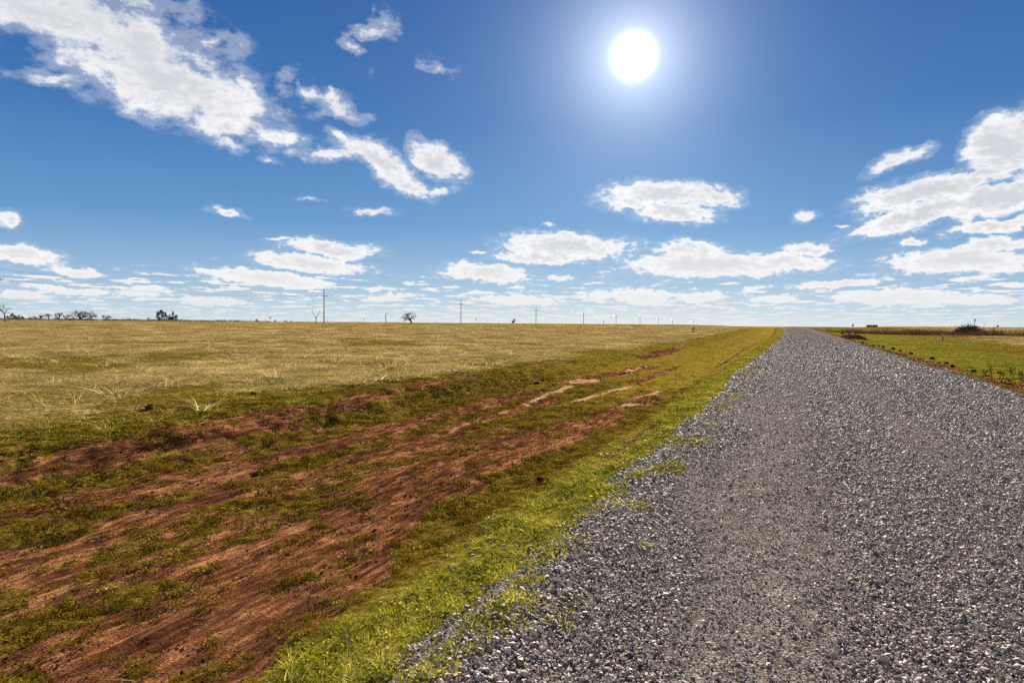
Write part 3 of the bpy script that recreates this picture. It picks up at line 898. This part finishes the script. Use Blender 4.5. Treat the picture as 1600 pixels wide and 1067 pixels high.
class MB:
    def __init__(self):
        self.v, self.f = [], []

    def tube(self, pts, rad, sides=6, cap=True):
        pts = [Vector(p) for p in pts]
        k0 = len(self.v)
        for i, p in enumerate(pts):
            d = (pts[min(i + 1, len(pts) - 1)] - pts[max(i - 1, 0)]).normalized()
            a = d.orthogonal().normalized() if i == 0 else (pa - d * pa.dot(d)).normalized()
            pa = a
            b = d.cross(a)
            for s in range(sides):
                t = 2 * math.pi * s / sides
                self.v.append(p + (a * math.cos(t) + b * math.sin(t)) * rad[i])
        for i in range(len(pts) - 1):
            for s in range(sides):
                a0, a1 = k0 + i * sides + s, k0 + i * sides + (s + 1) % sides
                self.f.append((a0, a1, a1 + sides, a0 + sides))
        if cap:
            self.f.append(tuple(range(k0 + sides - 1, k0 - 1, -1)))
            e = k0 + (len(pts) - 1) * sides
            self.f.append(tuple(range(e, e + sides)))
        return self

    def box(self, lo, hi, bev=0.0):
        x0, y0, z0 = lo; x1, y1, z1 = hi
        b = bev
        k = len(self.v)
        # a box with chamfered upright edges
        ring = [(x0 + b, y0), (x1 - b, y0), (x1, y0 + b), (x1, y1 - b), (x1 - b, y1), (x0 + b, y1), (x0, y1 - b), (x0, y0 + b)] if b else [(x0, y0), (x1, y0), (x1, y1), (x0, y1)]
        n = len(ring)
        for z in (z0, z1):
            self.v += [Vector((x, y, z)) for x, y in ring]
        for s in range(n):
            self.f.append((k + s, k + (s + 1) % n, k + n + (s + 1) % n, k + n + s))
        self.f.append(tuple(range(k + n - 1, k - 1, -1)))
        self.f.append(tuple(range(k + n, k + 2 * n)))
        return self

    def mesh(self, name, mat, smooth=True):
        return mesh_from(name, self.v, self.f, mat, smooth)

    def build(self, name, mat, parent=None, smooth=True, loc=(0, 0, 0)):
        o = bpy.data.objects.new(name, self.mesh(name, mat, smooth))
        o.location = loc
        COL.objects.link(o)
        if parent is not None:
            o.parent = parent
        return o


def tag(o, label, cat, group=None):
    o['label'] = label
    o['category'] = cat
    if group:
        o['group'] = group
    return o


def empty(name, X, Y, rz=0.0, sink=0.0):
    o = bpy.data.objects.new(name, None)
    z = float(ground_z(np.array([X]), np.array([Y]))[0]) - sink
    o.location = (X, Y, z)
    o.rotation_euler = (0, 0, rz)
    o.empty_display_size = 0.2
    COL.objects.link(o)
    return o


def copy_thing(root):
    c = root.copy(); COL.objects.link(c)
    for ch in root.children:
        k = ch.copy(); COL.objects.link(k); k.parent = c
        for g2 in ch.children:
            q = g2.copy(); COL.objects.link(q); q.parent = k
    return c


def gz(X, Y):
    return float(ground_z(np.array([X]), np.array([Y]))[0])


def far_xy(px, Y):
    d = ray(px, 500)
    return d.x / d.y * Y, Y


def top_z(px, py, Y):
    d = ray(px, py)
    return EYE + d.z / d.y * Y


# ---- the power line
PH = 9.5


def make_pole():
    t = bpy.data.objects.new('utility_pole', None); COL.objects.link(t)
    MB().tube([(0, 0, -0.6), (0, 0, 3), (0, 0, 7), (0, 0, PH)], [.17, .155, .13, .11], 10).build('post', M_POLE, t)
    arm = MB().box((-1.15, 0.11, PH - 1.82), (1.15, 0.21, PH - 1.68), .01).build('crossarm', M_POLE, t, False)
    for s in (-1, 1):
        MB().tube([(0.02 * s, 0.17, PH - 2.35), (0.55 * s, 0.17, PH - 1.82)], [.02, .02], 5).build('brace', M_STEEL, t)
    for x, z, y in ((-1.05, PH - 1.68, .16), (1.05, PH - 1.68, .16), (0, PH, 0)):
        MB().tube([(x, y, z), (x, y, z + .06), (x, y, z + .10), (x, y, z + .16), (x, y, z + .20)], [.03, .05, .075, .06, .04], 8).build('insulator', M_CERAMIC, t)
    return t


pole0 = make_pole()
POLE_GROUP = 'wooden poles of the power line across the field'
POLE_LABELS = ['tallest wooden utility pole with crossarm, left of centre on the horizon', 'wooden utility pole, second in the receding line, between two bare trees',
               'wooden utility pole, third in the line, right of the leaning bare tree', 'small distant utility pole, fourth in the line of poles',
               'small distant utility pole, fifth in the line of poles', 'small distant utility pole, sixth in the line of poles', 'tiny distant utility pole, seventh in the line of poles',
               'tiny distant utility pole, eighth in the line of poles', 'tiny distant utility pole, ninth in the line of poles', 'faint far utility pole, last of the line towards the road']
POLES = []
for n in range(-1, 10):
    Y = 83.2 * (2.43 + n)
    X = -139.0 + 0.412 * Y
    POLES.append((X, Y, gz(X, Y) + (0.0 if n < 1 else 0.25)))
for i, (X, Y, z) in enumerate(POLES[1:]):
    o = pole0 if i == 0 else copy_thing(pole0)
    o.location = (X, Y, z)
    o.rotation_euler = (0, 0, -TH)
    tag(o, POLE_LABELS[i], 'utility pole', POLE_GROUP)
near_pole = copy_thing(pole0)
near_pole.location = POLES[0]
tag(near_pole, 'nearest wooden utility pole, standing just past the left end of the view', 'utility pole', POLE_GROUP)
for nm, lx, lz, lab in (('power_line', -1.05, PH - 1.48, 'thin power wire along the left ends of the crossarms'), ('power_line', 0.0, PH + 0.20, 'thin power wire along the tops of the poles'),
                        ('power_line', 1.05, PH - 1.48, 'thin power wire along the right ends of the crossarms')):
    pts = []
    for a, b in zip(POLES[:-1], POLES[1:]):
        for s in range(10):
            t = s / 10
            pts.append((a[0] + (b[0] - a[0]) * t + lx * CT, a[1] + (b[1] - a[1]) * t - lx * ST + (0.16 if lx else 0), a[2] + (b[2] - a[2]) * t + lz - 4 * 1.3 * t * (1 - t)))
    o = MB().tube(pts, [.014] * len(pts), 4, False).build(nm, M_WIRE)
    tag(o, lab, 'power line', 'three wires of the power line')


# ---- bare trees
def grow(mb, rnd, p, d, length, r, level, maxl, spread, up, mbt=None):
    seg = 3
    pts, rad = [p], [r]
    for s in range(seg):
        d = (d + Vector((rnd.gauss(0, .16), rnd.gauss(0, .16), rnd.gauss(0, .10) + up * .08))).normalized()
        p = p + d * (length / seg)
        pts.append(p); rad.append(r * (1 - 0.30 * (s + 1) / seg))
    (mbt or mb).tube(pts, rad, 5 if level < 2 else 3, False)
    if level >= maxl:
        return
    kids = (rnd.choice((2, 3, 3)) if level > 1 else rnd.choice((3, 4))) if maxl > 3 else rnd.choice((2, 3))
    for k in range(kids):
        a = rnd.uniform(0, 2 * math.pi)
        o = d.orthogonal().normalized()
        o.rotate(Matrix.Rotation(a, 3, d))
        nd = (d + o * spread * rnd.uniform(.6, 1.3)).normalized()
        j = rnd.choice((2, 3, 3))
        grow(mb, rnd, pts[j], nd, length * rnd.uniform(.62, .85), rad[j] * .80, level + 1, maxl, spread, up)


def bare_tree(px, Y, top_py, label, seed, cat='tree', spread=0.8, trunk=0.3, maxl=5, lean=(0, 0), thick=0.035, width=1.0, name='bare_tree', group=None, xy=None):
    X, Y = xy or far_xy(px, Y)
    H = top_z(px, top_py, Y) - gz(X, Y)
    t = empty(name, X, Y)
    rnd = random.Random(seed)
    tm, cm = MB(), MB()
    thick *= 1.6 if cat == 'shrub' else 1.3
    d = Vector((lean[0], lean[1], 1)).normalized()
    L = trunk
    grow(cm, rnd, Vector((0, 0, -0.05)), d, L, thick, 0, maxl, spread, 0.6, tm)
    zs = [v.z for v in cm.v]
    k = H / max(zs)
    for m in (tm, cm):
        m.v = [Vector((v.x * k * width, v.y * k * width, v.z * k)) for v in m.v]
    tm.build('trunk', M_BARK, t)
    cm.build('crown', M_TWIG, t)
    return tag(t, label, cat, group)


bare_tree(9, 150, 471, 'bare upright tree at the far left, in front of the dark shrubs', 12, spread=.5, trunk=.42, thick=.026, maxl=5, width=1.1)
g1 = 'bare shrubs along the far left horizon'
bare_tree(60, 225, 491, 'low bare shrub just right of the dark juniper at far left', 21, 'shrub', .9, .12, 5, name='bare_shrub', group=g1, width=1.5, thick=.02)
bare_tree(76, 228, 489, 'wide bare shrub, second from the left juniper', 22, 'shrub', .9, .12, 5, name='bare_shrub', group=g1, width=1.3, thick=.02)
bare_tree(91, 226, 487, 'taller bare shrub in the middle of the shrub row', 23, 'shrub', .8, .15, 5, name='bare_shrub', group=g1, width=1.2, thick=.022)
bare_tree(101, 230, 490, 'bare shrub just left of the big round bare tree', 24, 'shrub', .8, .12, 5, name='bare_shrub', group=g1, width=1.3, thick=.02)
bare_tree(126, 215, 483.5, 'big round bare tree with dense dark twigs, left horizon', 25, spread=.95, trunk=.14, maxl=6, width=1.3, thick=.022)
bare_tree(141, 219, 484.5, 'bare tree leaning on the right side of the big round one', 29, spread=.9, trunk=.16, maxl=6, width=1.0, thick=.022, lean=(.3, 0))
bare_tree(165, 228, 492, 'small bushy bare shrub right of the big bare trees', 26, 'shrub', .9, .12, 6, name='bare_shrub', group=g1, width=1.5, thick=.02)
bare_tree(494, 175, 483, 'thin forked bare tree just left of the tallest utility pole', 31, spread=.55, trunk=.5, maxl=3, lean=(-.16, 0), thick=.026, width=1.1)
bare_tree(604, 185, 487.5, 'slim upright bare tree with a V of branches, left of the round bare tree', 34, spread=.32, trunk=.5, maxl=3, thick=.045, width=.8)
bare_tree(643, 190, 486, 'round bare tree with a thick trunk standing alone in mid horizon', 37, spread=.95, trunk=.30, maxl=5, thick=.05, width=1.15)
bare_tree(800, 235, 497, 'small leaning bare tree between the second and third utility poles', 41, spread=.9, trunk=.2, maxl=4, lean=(.45, 0), thick=.05, width=1.7)
bare_tree(1316, 0, 516.5, 'reddish dead shrub on the bank right of the road crest', 52, 'shrub', 1.0, .1, 5, name='dead_shrub', width=2.0, thick=.03, xy=at(1316, 522))


# ---- junipers
def juniper(px, Y, top_py, lobes, label, seed, group=None):
    """lobes: (dx in metres, share of the height, radius in metres)"""
    X, Y = far_xy(px, Y)
    H = top_z(px, top_py, Y) - gz(X, Y)
    t = empty('juniper', X, Y)
    r = np.random.default_rng(seed)
    tm = MB()
    co, fa = [], []
    for dx, hs, rad in lobes:
        h = H * hs
        tm.tube([(dx * .3, 0, -.1), (dx * .8, 0, h * .3), (dx, 0, h * .8)], [.12, .08, .03], 6)
        n = int(420 * rad * h)
        puffs = [(r.uniform(0.08, .95), r.uniform(0, 6.28), r.uniform(.25, 1.0)) for _ in range(12)]
        for _ in range(n):
            if r.uniform() < 0.75:
                pz, pa_, pr = puffs[r.integers(12)]
                zc = h * pz
                rr = rad * (1 - pz) ** .55 * pr
                c = np.array([dx + math.cos(pa_) * rr, math.sin(pa_) * rr, zc]) + r.normal(0, .11 * min(1.3, h / 2), 3) * np.array([1, 1, 1.2])
            else:
                zz = r.uniform(.04, 1.0)
                rr = rad * (1 - zz) ** .6 * math.sqrt(r.uniform())
                a = r.uniform(0, 6.28)
                c = np.array([dx + math.cos(a) * rr, math.sin(a) * rr, h * zz])
            c[2] = max(c[2], 0.03)
            d = r.normal(size=3) + np.array([0, 0, .8]); d /= np.linalg.norm(d)
            s = np.cross(d, r.normal(size=3)); s /= np.linalg.norm(s)
            L = r.uniform(.10, .24)
            k = len(co)
            co += [c - s * L * .22, c + s * L * .22, c + d * L]
            fa.append((k, k + 1, k + 2))
    tm.build('trunk', M_BARK, t)
    o = bpy.data.objects.new('crown', mesh_from('crown', co, fa, M_NEEDLE))
    COL.objects.link(o); o.parent = t
    return tag(t, label, 'juniper', group)


g2 = 'dark junipers on the left horizon'
juniper(19, 222, 489.5, [(0, 1, 1.2), (-1.3, .6, 1.1), (1.0, .7, 1.0)], 'dark low juniper right behind the upright bare tree', 61, g2)
juniper(30, 226, 492.5, [(0, 1, 1.1), (.9, .8, .9)], 'olive toned low juniper between the dark one and the bare shrubs', 62, g2)
juniper(47, 228, 496, [(0, 1, .9)], 'tiny juniper at the left end of the shrub row', 63, g2)
juniper(114, 212, 496, [(0, 1, 1.0), (-.9, .7, .8)], 'little juniper at the foot of the big round bare tree', 64, g2)
juniper(232, 222, 496.5, [(0, 1, .8)], 'small juniper just left of the large dark juniper', 65, g2)
juniper(252, 205, 484, [(0, 1, 1.5), (-1.2, .82, 1.0), (1.2, .75, 1.2)], 'largest dark juniper standing alone on the left horizon', 66, g2)
juniper(270, 206, 486.5, [(0, 1, 1.1), (1.0, .62, 1.0), (-1.0, .7, 1.0)], 'dark juniper grown against the right side of the largest one', 67, g2)
juniper(401, 228, 498.5, [(0, 1, .8)], 'tiny dark juniper, first of the small row before the tallest pole', 68, g2)
juniper(430, 230, 500, [(0, 1, .7)], 'tiny dark juniper in the middle of the small row', 69, g2)
juniper(446, 232, 500.5, [(0, 1, .9)], 'tiny spreading juniper, third of the small row', 70, g2)
juniper(455, 232, 501.5, [(0, 1, .6)], 'tiniest juniper at the right end of the small row', 71, g2)


# ---- posts
def marker(px, Y, top_py, label, box=(.30, .45), name='marker_post', post_r=.04):
    X, Y = far_xy(px, Y)
    t = empty(name, X, Y)
    H = top_z(px, top_py, Y) - gz(X, Y)
    MB().tube([(0, 0, -.3), (0, 0, H - box[1] * .5)], [post_r, post_r * .9], 8).build('post', M_STEEL, t)
    b = MB().box((-box[0] / 2, -box[0] / 2, H - box[1]), (box[0] / 2, box[0] / 2, H), .04)
    b.tube([(0, 0, H), (0, 0, H + .07)], [box[0] * .55, box[0] * .2], 8)
    b.build('box', M_DARK, t, False)
    return tag(t, label, 'marker post', 'thin posts with a dark box on top')


marker(422, 260, 495.5, 'thin post with a dark box above the row of tiny junipers', (.4, .5))
marker(568.5, 270, 497.5, 'thin post with a small dark box left of the slim bare tree', (.3, .4))
marker(744, 240, 497.5, 'thin post with a dark box just right of the second utility pole', (.28, .5))
marker(943, 260, 501.5, 'thin post with a dark box between the fourth and fifth utility poles', (.22, .8))
marker(989, 300, 506, 'low post with a dark box near the sixth utility pole', (.22, .4))
marker(1333, 240, 506.5, 'stubby post with a dark box on the horizon right of the road crest', (.35, .9))
marker(1559.5, 225, 508.2, 'thin post with a dark box right of the brush pile', (.38, .55))
marker(511 + 1, 210, 499, 'short pale post just right of the tallest utility pole', (.12, .3), post_r=.08)


def fence_post(px, py, top_py, label, white=False):
    X, Y = at(px, py)
    t = empty('fence_post', X, Y)
    H = top_z(px, top_py, Y) - gz(X, Y)
    MB().tube([(0, 0, -.2), (0.01, 0, H * .5), (0, 0.01, H)], [.075, .07, .065], 8).build('post', M_POLE, t)
    if white:
        MB().tube([(0.09, 0, H * .72), (0.18, 0, H * .72), (0.24, 0, H * .70)], [.05, .09, .04], 7).build('insulator', M_WHITE, t)
    else:
        MB().tube([(0, 0, H), (0, 0, H + .03)], [.05, .02], 8).build('cap', M_STEEL, t)
    return tag(t, label, 'fence post')


fence_post(1084.5, 519.5, 510, 'dark fence post standing in the far end of the ditch grass')
fence_post(1082.5, 519.0, 511.5, 'thinner fence post touching the left side of the dark one')
fence_post(1473, 533, 520.5, 'lone fence post with a white insulator in the grass right of the road', True)

# the pole with a transformer behind the brush pile
X, Y = far_xy(1523, 420)
t = empty('utility_pole', X, Y)
H = top_z(1523, 497.5, Y) - gz(X, Y)
MB().tube([(0, 0, -.5), (0, 0, H)], [.17, .12], 8).build('post', M_POLE, t)
MB().tube([(.38, 0, H - 1.7), (.38, 0, H - 1.65), (.38, 0, H - .75), (.38, 0, H - .65)], [.2, .28, .28, .12], 10).build('transformer', M_DARK, t)
MB().box((-.7, .12, H - .45), (.7, .24, H - .33), .01).build('crossarm', M_POLE, t, False)
MB().tube([(.6, .18, H - .33), (.6, .18, H - .1)], [.06, .05], 6).build('insulator', M_CERAMIC, t)
tag(t, 'utility pole with a dark transformer can behind the brush pile', 'utility pole')

# two red bins on the horizon
for px, lab in ((1358.5, 'left one of two red bins with dark tops on the horizon right of the road'), (1367.5, 'right one of two red bins with dark tops on the horizon right of the road')):
    X, Y = far_xy(px, 262)
    t = empty('storage_bin', X, Y)
    zt = top_z(px, 507.6, Y) - gz(X, Y)
    w = 0.80
    MB().box((-w, -.7, .0), (w, .7, zt * .72), .15).build('body', M_RED, t, False)
    m = MB(); m.tube([(-w - .05, 0, zt * .74), (w + .05, 0, zt * .74)], [.62, .62], 14)
    m.v = [Vector((v.x, v.y * 1.18, zt * .72 + max(0.0, v.z - zt * .72) * zt * .28 / .62)) for v in m.v]
    m.build('lid', M_DARK, t, False)
    for s in (-1, 1):
        MB().box((s * w * .7 - .08, -.5, -.25), (s * w * .7 + .08, .5, 0.0)).build('skid', M_DARK, t, False)
    tag(t, lab, 'bin', 'red bins on the horizon')


# ---- the brush pile on the right
def log_mb(rnd, a, b, r, forks=1):
    m = MB()
    a, b = Vector(a), Vector(b)
    pts, n = [], 5
    for i in range(n):
        t = i / (n - 1)
        pts.append(a.lerp(b, t) + Vector((rnd.gauss(0, .05), rnd.gauss(0, .05), rnd.gauss(0, .05))) * (b - a).length * (.5 if 0 < i else .1))
    m.tube(pts, [r * (1 - .6 * i / (n - 1)) for i in range(n)], 6)
    for _ in range(forks):
        p = pts[rnd.choice((1, 2, 3))]
        d = (b - a).normalized() + Vector((rnd.gauss(0, .6), rnd.gauss(0, .6), rnd.gauss(.2, .5)))
        q = p + d * (b - a).length * rnd.uniform(.25, .5)
        m.tube([p, p.lerp(q, .5) + Vector((0, 0, rnd.gauss(0, .06))), q], [r * .5, r * .35, r * .12], 5)
    return m


PX, PY = at(1516, 523.2)
t = empty('brush_pile', PX, PY)
rnd = random.Random(5)
pw = 24.0 / FPX * math.hypot(PX, PY) * 0.95
ph = top_z(1512, 507.5, PY) - gz(PX, PY)
for i in range(46):
    a = rnd.uniform(0, 2 * math.pi)
    rr = rnd.uniform(.35, 1.0)
    lift = ph * (1 - rr) * rnd.uniform(.5, 1.0)
    base = Vector((math.cos(a) * pw * rr, math.sin(a) * pw * .6 * rr, lift * .5))
    tip = Vector((math.cos(a + math.pi * rnd.uniform(.7, 1.2)) * pw * .4 * rnd.uniform(.1, 1), rnd.uniform(-.5, .5) * pw * .6, ph * rnd.uniform(.45, .88)))
    if i % 3 == 0:
        base, tip = tip * .95, base + Vector((math.cos(a) * .5, 0, .15))
    log_mb(rnd, base, tip, rnd.uniform(.08, .19) * ph / 1.8, 1).build('log', M_LOG, t)
m = MB()
for i in range(1000):
    a = rnd.uniform(0, 2 * math.pi)
    rr = math.sqrt(rnd.uniform(0, 1))
    p = Vector((math.cos(a) * pw * rr * .92, math.sin(a) * pw * .6 * rr, ph * .96 * (1 - rr ** 2.2) * rnd.uniform(.15, 1)))
    d = Vector((math.cos(a) * rnd.uniform(-.2, 1), rnd.gauss(0, .5), rnd.gauss(.15, .5))) * rnd.uniform(.25, .7)
    m.tube([p, p + d * .5 + Vector((0, 0, rnd.gauss(0, .05))), p + d], [.06, .045, .02], 3, False)
tw = m.build('twigs', M_LOG, t)
tag(t, 'dark heap of cut logs and branches in the field right of the road', 'brush pile')
# long branch trailing off the pile's right side
bx, by = at(1538, 523.5)
t = empty('fallen_branch', bx, by)
m = log_mb(random.Random(9), (-1.6, 0.2, .55), (1.9, -.2, .08), .10, 3)
m.build('limb', M_LOG, t)
tag(t, 'long branch lying off the right end of the brush pile', 'branch')

# heap of soil and branches on the road's right edge near its crest
hx, hy = at(1331, 528.5)
R_ = np.random.default_rng(77)
t = empty('soil_heap', hx, hy)
m = MB()
nu_, nv_ = 26, 14
for i in range(nu_ + 1):
    for j in range(nv_ + 1):
        x, y = (i / nu_ - .5) * 2, (j / nv_ - .5) * 2
        rr = x * x + y * y
        zz = .55 * max(0, 1 - rr) ** .7 * (.6 + .8 * float(fbm(np.array([x * 3.0]), np.array([y * 3.0]), 401, 4, .6)[0])) - .05
        m.v.append(Vector((x * 1.9 * CT + y * 3.6 * ST, -x * 1.9 * ST + y * 3.6 * CT, zz)))
for i in range(nu_):
    for j in range(nv_):
        a = i * (nv_ + 1) + j
        m.f.append((a, a + nv_ + 1, a + nv_ + 2, a + 1))
m.build('soil', M_DARKSOIL, t, False)
for i in range(8):
    a = random.Random(i).uniform(0, 6.28)
    log_mb(random.Random(40 + i), (math.cos(a) * .9, math.sin(a) * 1.4, .1), (math.cos(a + 2) * 1.3, math.sin(a + 2) * 1.5, .9 - .1 * i), .05, 2).build('branch', M_LOG, t)
tag(t, 'low heap of dark soil with branches beside the road near its crest', 'soil heap')
lx_, ly_ = at(1343, 531)
t = empty('fallen_log', lx_, ly_)
log_mb(random.Random(3), (-.9, .2, .1), (1.0, -.1, .10), .13, 1).build('limb', M_LOG, t)
tag(t, 'dark log lying in the green grass just right of the soil heap', 'log')

# ---- clods of soil
clods = []
for i in range(6):
    r = np.random.default_rng(600 + i)
    p = r.normal(size=(60, 3)); p /= np.linalg.norm(p, axis=1)[:, None]
    p *= (0.42 + 0.2 * r.uniform(size=(60, 1)) ** 2)
    p *= np.array([1, .85, .8])
    bm = bmesh.new()
    for c in p:
        bm.verts.new(c)
    bmesh.ops.convex_hull(bm, input=bm.verts)
    for v in [v for v in bm.verts if not v.link_faces]:
        bm.verts.remove(v)
    bmesh.ops.subdivide_edges(bm, edges=bm.edges, cuts=1, use_grid_fill=True)
    for v in bm.verts:
        k = 1 + float(r.normal(0, .09))
        v.co *= k
    me = bpy.data.meshes.new('soil_clod'); bm.to_mesh(me); bm.free()
    me.materials.append(M_DARKSOIL)
    clods.append(me)


def clod(px, py, wpx, label, group=None, k=0):
    X, Y = at(px, py)
    o = bpy.data.objects.new('soil_clod', clods[k % 6])
    s = wpx / FPX * math.hypot(X, Y)
    o.scale = (s, s, s * .8)
    o.location = (X, Y, gz(X, Y) + s * .22)
    o.rotation_euler = (0, 0, k * 1.7)
    COL.objects.link(o)
    return tag(o, label, 'soil clod', group)


gd = 'dark clods in the ditch'
clod(839, 600, 9, 'largest black clod in the middle of the ditch', gd, 0)
clod(830, 598.5, 3, 'small clod touching the left of the largest ditch clod', gd, 1)
clod(848, 595, 4, 'flat clod just behind the largest ditch clod', gd, 2)
clod(855.5, 595, 4, 'clod at the right end of the trio in mid ditch', gd, 3)
clod(819, 606, 4, 'small clod in front and left of the largest ditch clod', gd, 4)
clod(838, 616, 3, 'tiny clod in front of the largest ditch clod, on a bare red strip', gd, 5)
clod(844, 751, 13, 'dark clod on the green verge edge, between ditch and gravel', gd, 1)
clod(976, 665, 6, 'small dark clod beside the red scrape in the verge', gd, 2)
clod(756, 569, 5, 'dark clod on the pasture edge above the ditch bank', gd, 3)
clod(789, 564, 4, 'smaller dark clod farther along the pasture edge', gd, 4)
clod(233, 640, 12, 'brown clod in the straw coloured pasture at left', gd, 5)
clod(396, 617, 8, 'dark clod at the near edge of the pasture, left of centre', gd, 0)
clod(398, 742, 9, 'small brown clod on the bare red strip at left', gd, 2)
clod(930, 573, 3, 'tiny black clod in the far ditch grass', gd, 1)
rr_ = random.Random(8)
ORD = 'first second third fourth fifth sixth seventh eighth ninth tenth eleventh twelfth thirteenth fourteenth fifteenth sixteenth seventeenth eighteenth nineteenth twentieth'.split()
for i in range(20):
    f = min(1.0, max(0.0, i / 19.0 + rr_.uniform(-.024, .024)))
    px = 1345 + 250 * f ** 1.15 + rr_.uniform(-3, 3)
    py = float(np.interp(px, [1345, 1400, 1450, 1500, 1560, 1600], [537, 548, 561, 577, 596, 611])) + rr_.uniform(-2.0, 1.5)
    clod(px, py, rr_.uniform(1.8, 4.6) * (1 + .7 * f), ORD[19 - i] + ' dark clod from the near end of the row along the right road edge', 'row of dark clods beside the road', i)


# ---- dead weeds on the right verge
def weed(px, py, hpx, label, seed):
    X, Y = at(px, py)
    h = hpx / FPX * math.hypot(X, Y)
    t = empty('dead_weed', X, Y)
    rnd = random.Random(seed)
    st, hd = MB(), MB()
    for _ in range(3):
        a = rnd.uniform(0, 6.28)
        q = Vector((math.cos(a) * .22 * h, math.sin(a) * .22 * h, h * rnd.uniform(.7, 1)))
        mid = q * .5 + Vector((rnd.gauss(0, .03), 0, 0))
        st.tube([(0, 0, -.02), mid, q], [.008, .006, .004], 5)
        for _k in range(5):
            f = rnd.uniform(.5, 1.0)
            p = q * f
            dd = Vector((rnd.gauss(0, .05), rnd.gauss(0, .05), rnd.uniform(.02, .07)))
            st.tube([p, p + dd], [.004, .003], 3, False)
            hd.tube([p + dd, p + dd + Vector((0, 0, .018)), p + dd + Vector((0, 0, .04))], [.008, .017, .005], 6)
    st.build('stem', M_WEED, t)
    hd.build('seed_head', M_WEED, t)
    return tag(t, label, 'dead weed', 'dead weeds on the right verge')


for i, (px, py, h, lab) in enumerate([(1551, 596, 22, 'tallest dead weed, at the left of the weeds on the right verge'), (1562, 592, 9, 'short dead weed right of the tallest one'),
                                      (1566, 593, 8, 'shortest dead weed of the right verge'), (1578, 590, 13, 'curved dead weed in the middle of the right verge'),
                                      (1583, 592, 15, 'dead weed with a drooping head, right of the curved one'), (1594, 595, 13, 'dead weed next to last at the right border'),
                                      (1598, 596, 10, 'dead weed nearest the right border of the view'), (1540, 590, 8, 'small dead weed left of the tallest one')]):
    weed(px, py, h, lab, 90 + i)

# ---- bands of tall dead weeds
protos = [tuft_mesh('tuft', 700 + i, M_WEED, n=26, h=0.62, spread=0.35, lean=0.35, width=0.03, droop=0.4, hvar=.5) for i in range(6)]
A, B = at(1350, 521.5), at(1650, 526.0)
n = 1500
f = RNG.uniform(-.02, 1.0, n)
off = RNG.normal(0, 1, n) * 7
X1 = A[0] + (B[0] - A[0]) * f; Y1 = A[1] + (B[1] - A[1]) * f + off
keep = RNG.uniform(size=n) < 0.25 + 0.75 * ss(fbm(X1 / 7, Y1 / 9, 271, 3), .42, .56)
X1, Y1 = X1[keep], Y1[keep]
# and along the crest at the far left
n = 1100
px_ = RNG.uniform(-120, 420, n); Y2 = RNG.normal(208, 9, n)
X2 = Y2 * (px_ - 800) / FPX
keep = RNG.uniform(size=n) < np.interp(px_, [-120, 180, 300, 420], [1, .9, .5, .25])
X2, Y2 = X2[keep], Y2[keep]
X, Y = np.concatenate([X1, X2]), np.concatenate([Y1, Y2])
s = np.exp(RNG.normal(0, .25, len(X))) * np.where(Y > 190, .8, 1.0)
scatter('tall_dead_weeds', X, Y, ground_z(X, Y), tuft_rot(len(X), .1), np.stack([s * 1.5, s * 1.5, s], 1), protos, 'brown bands of tall dead weeds across the far pasture', 'weeds')
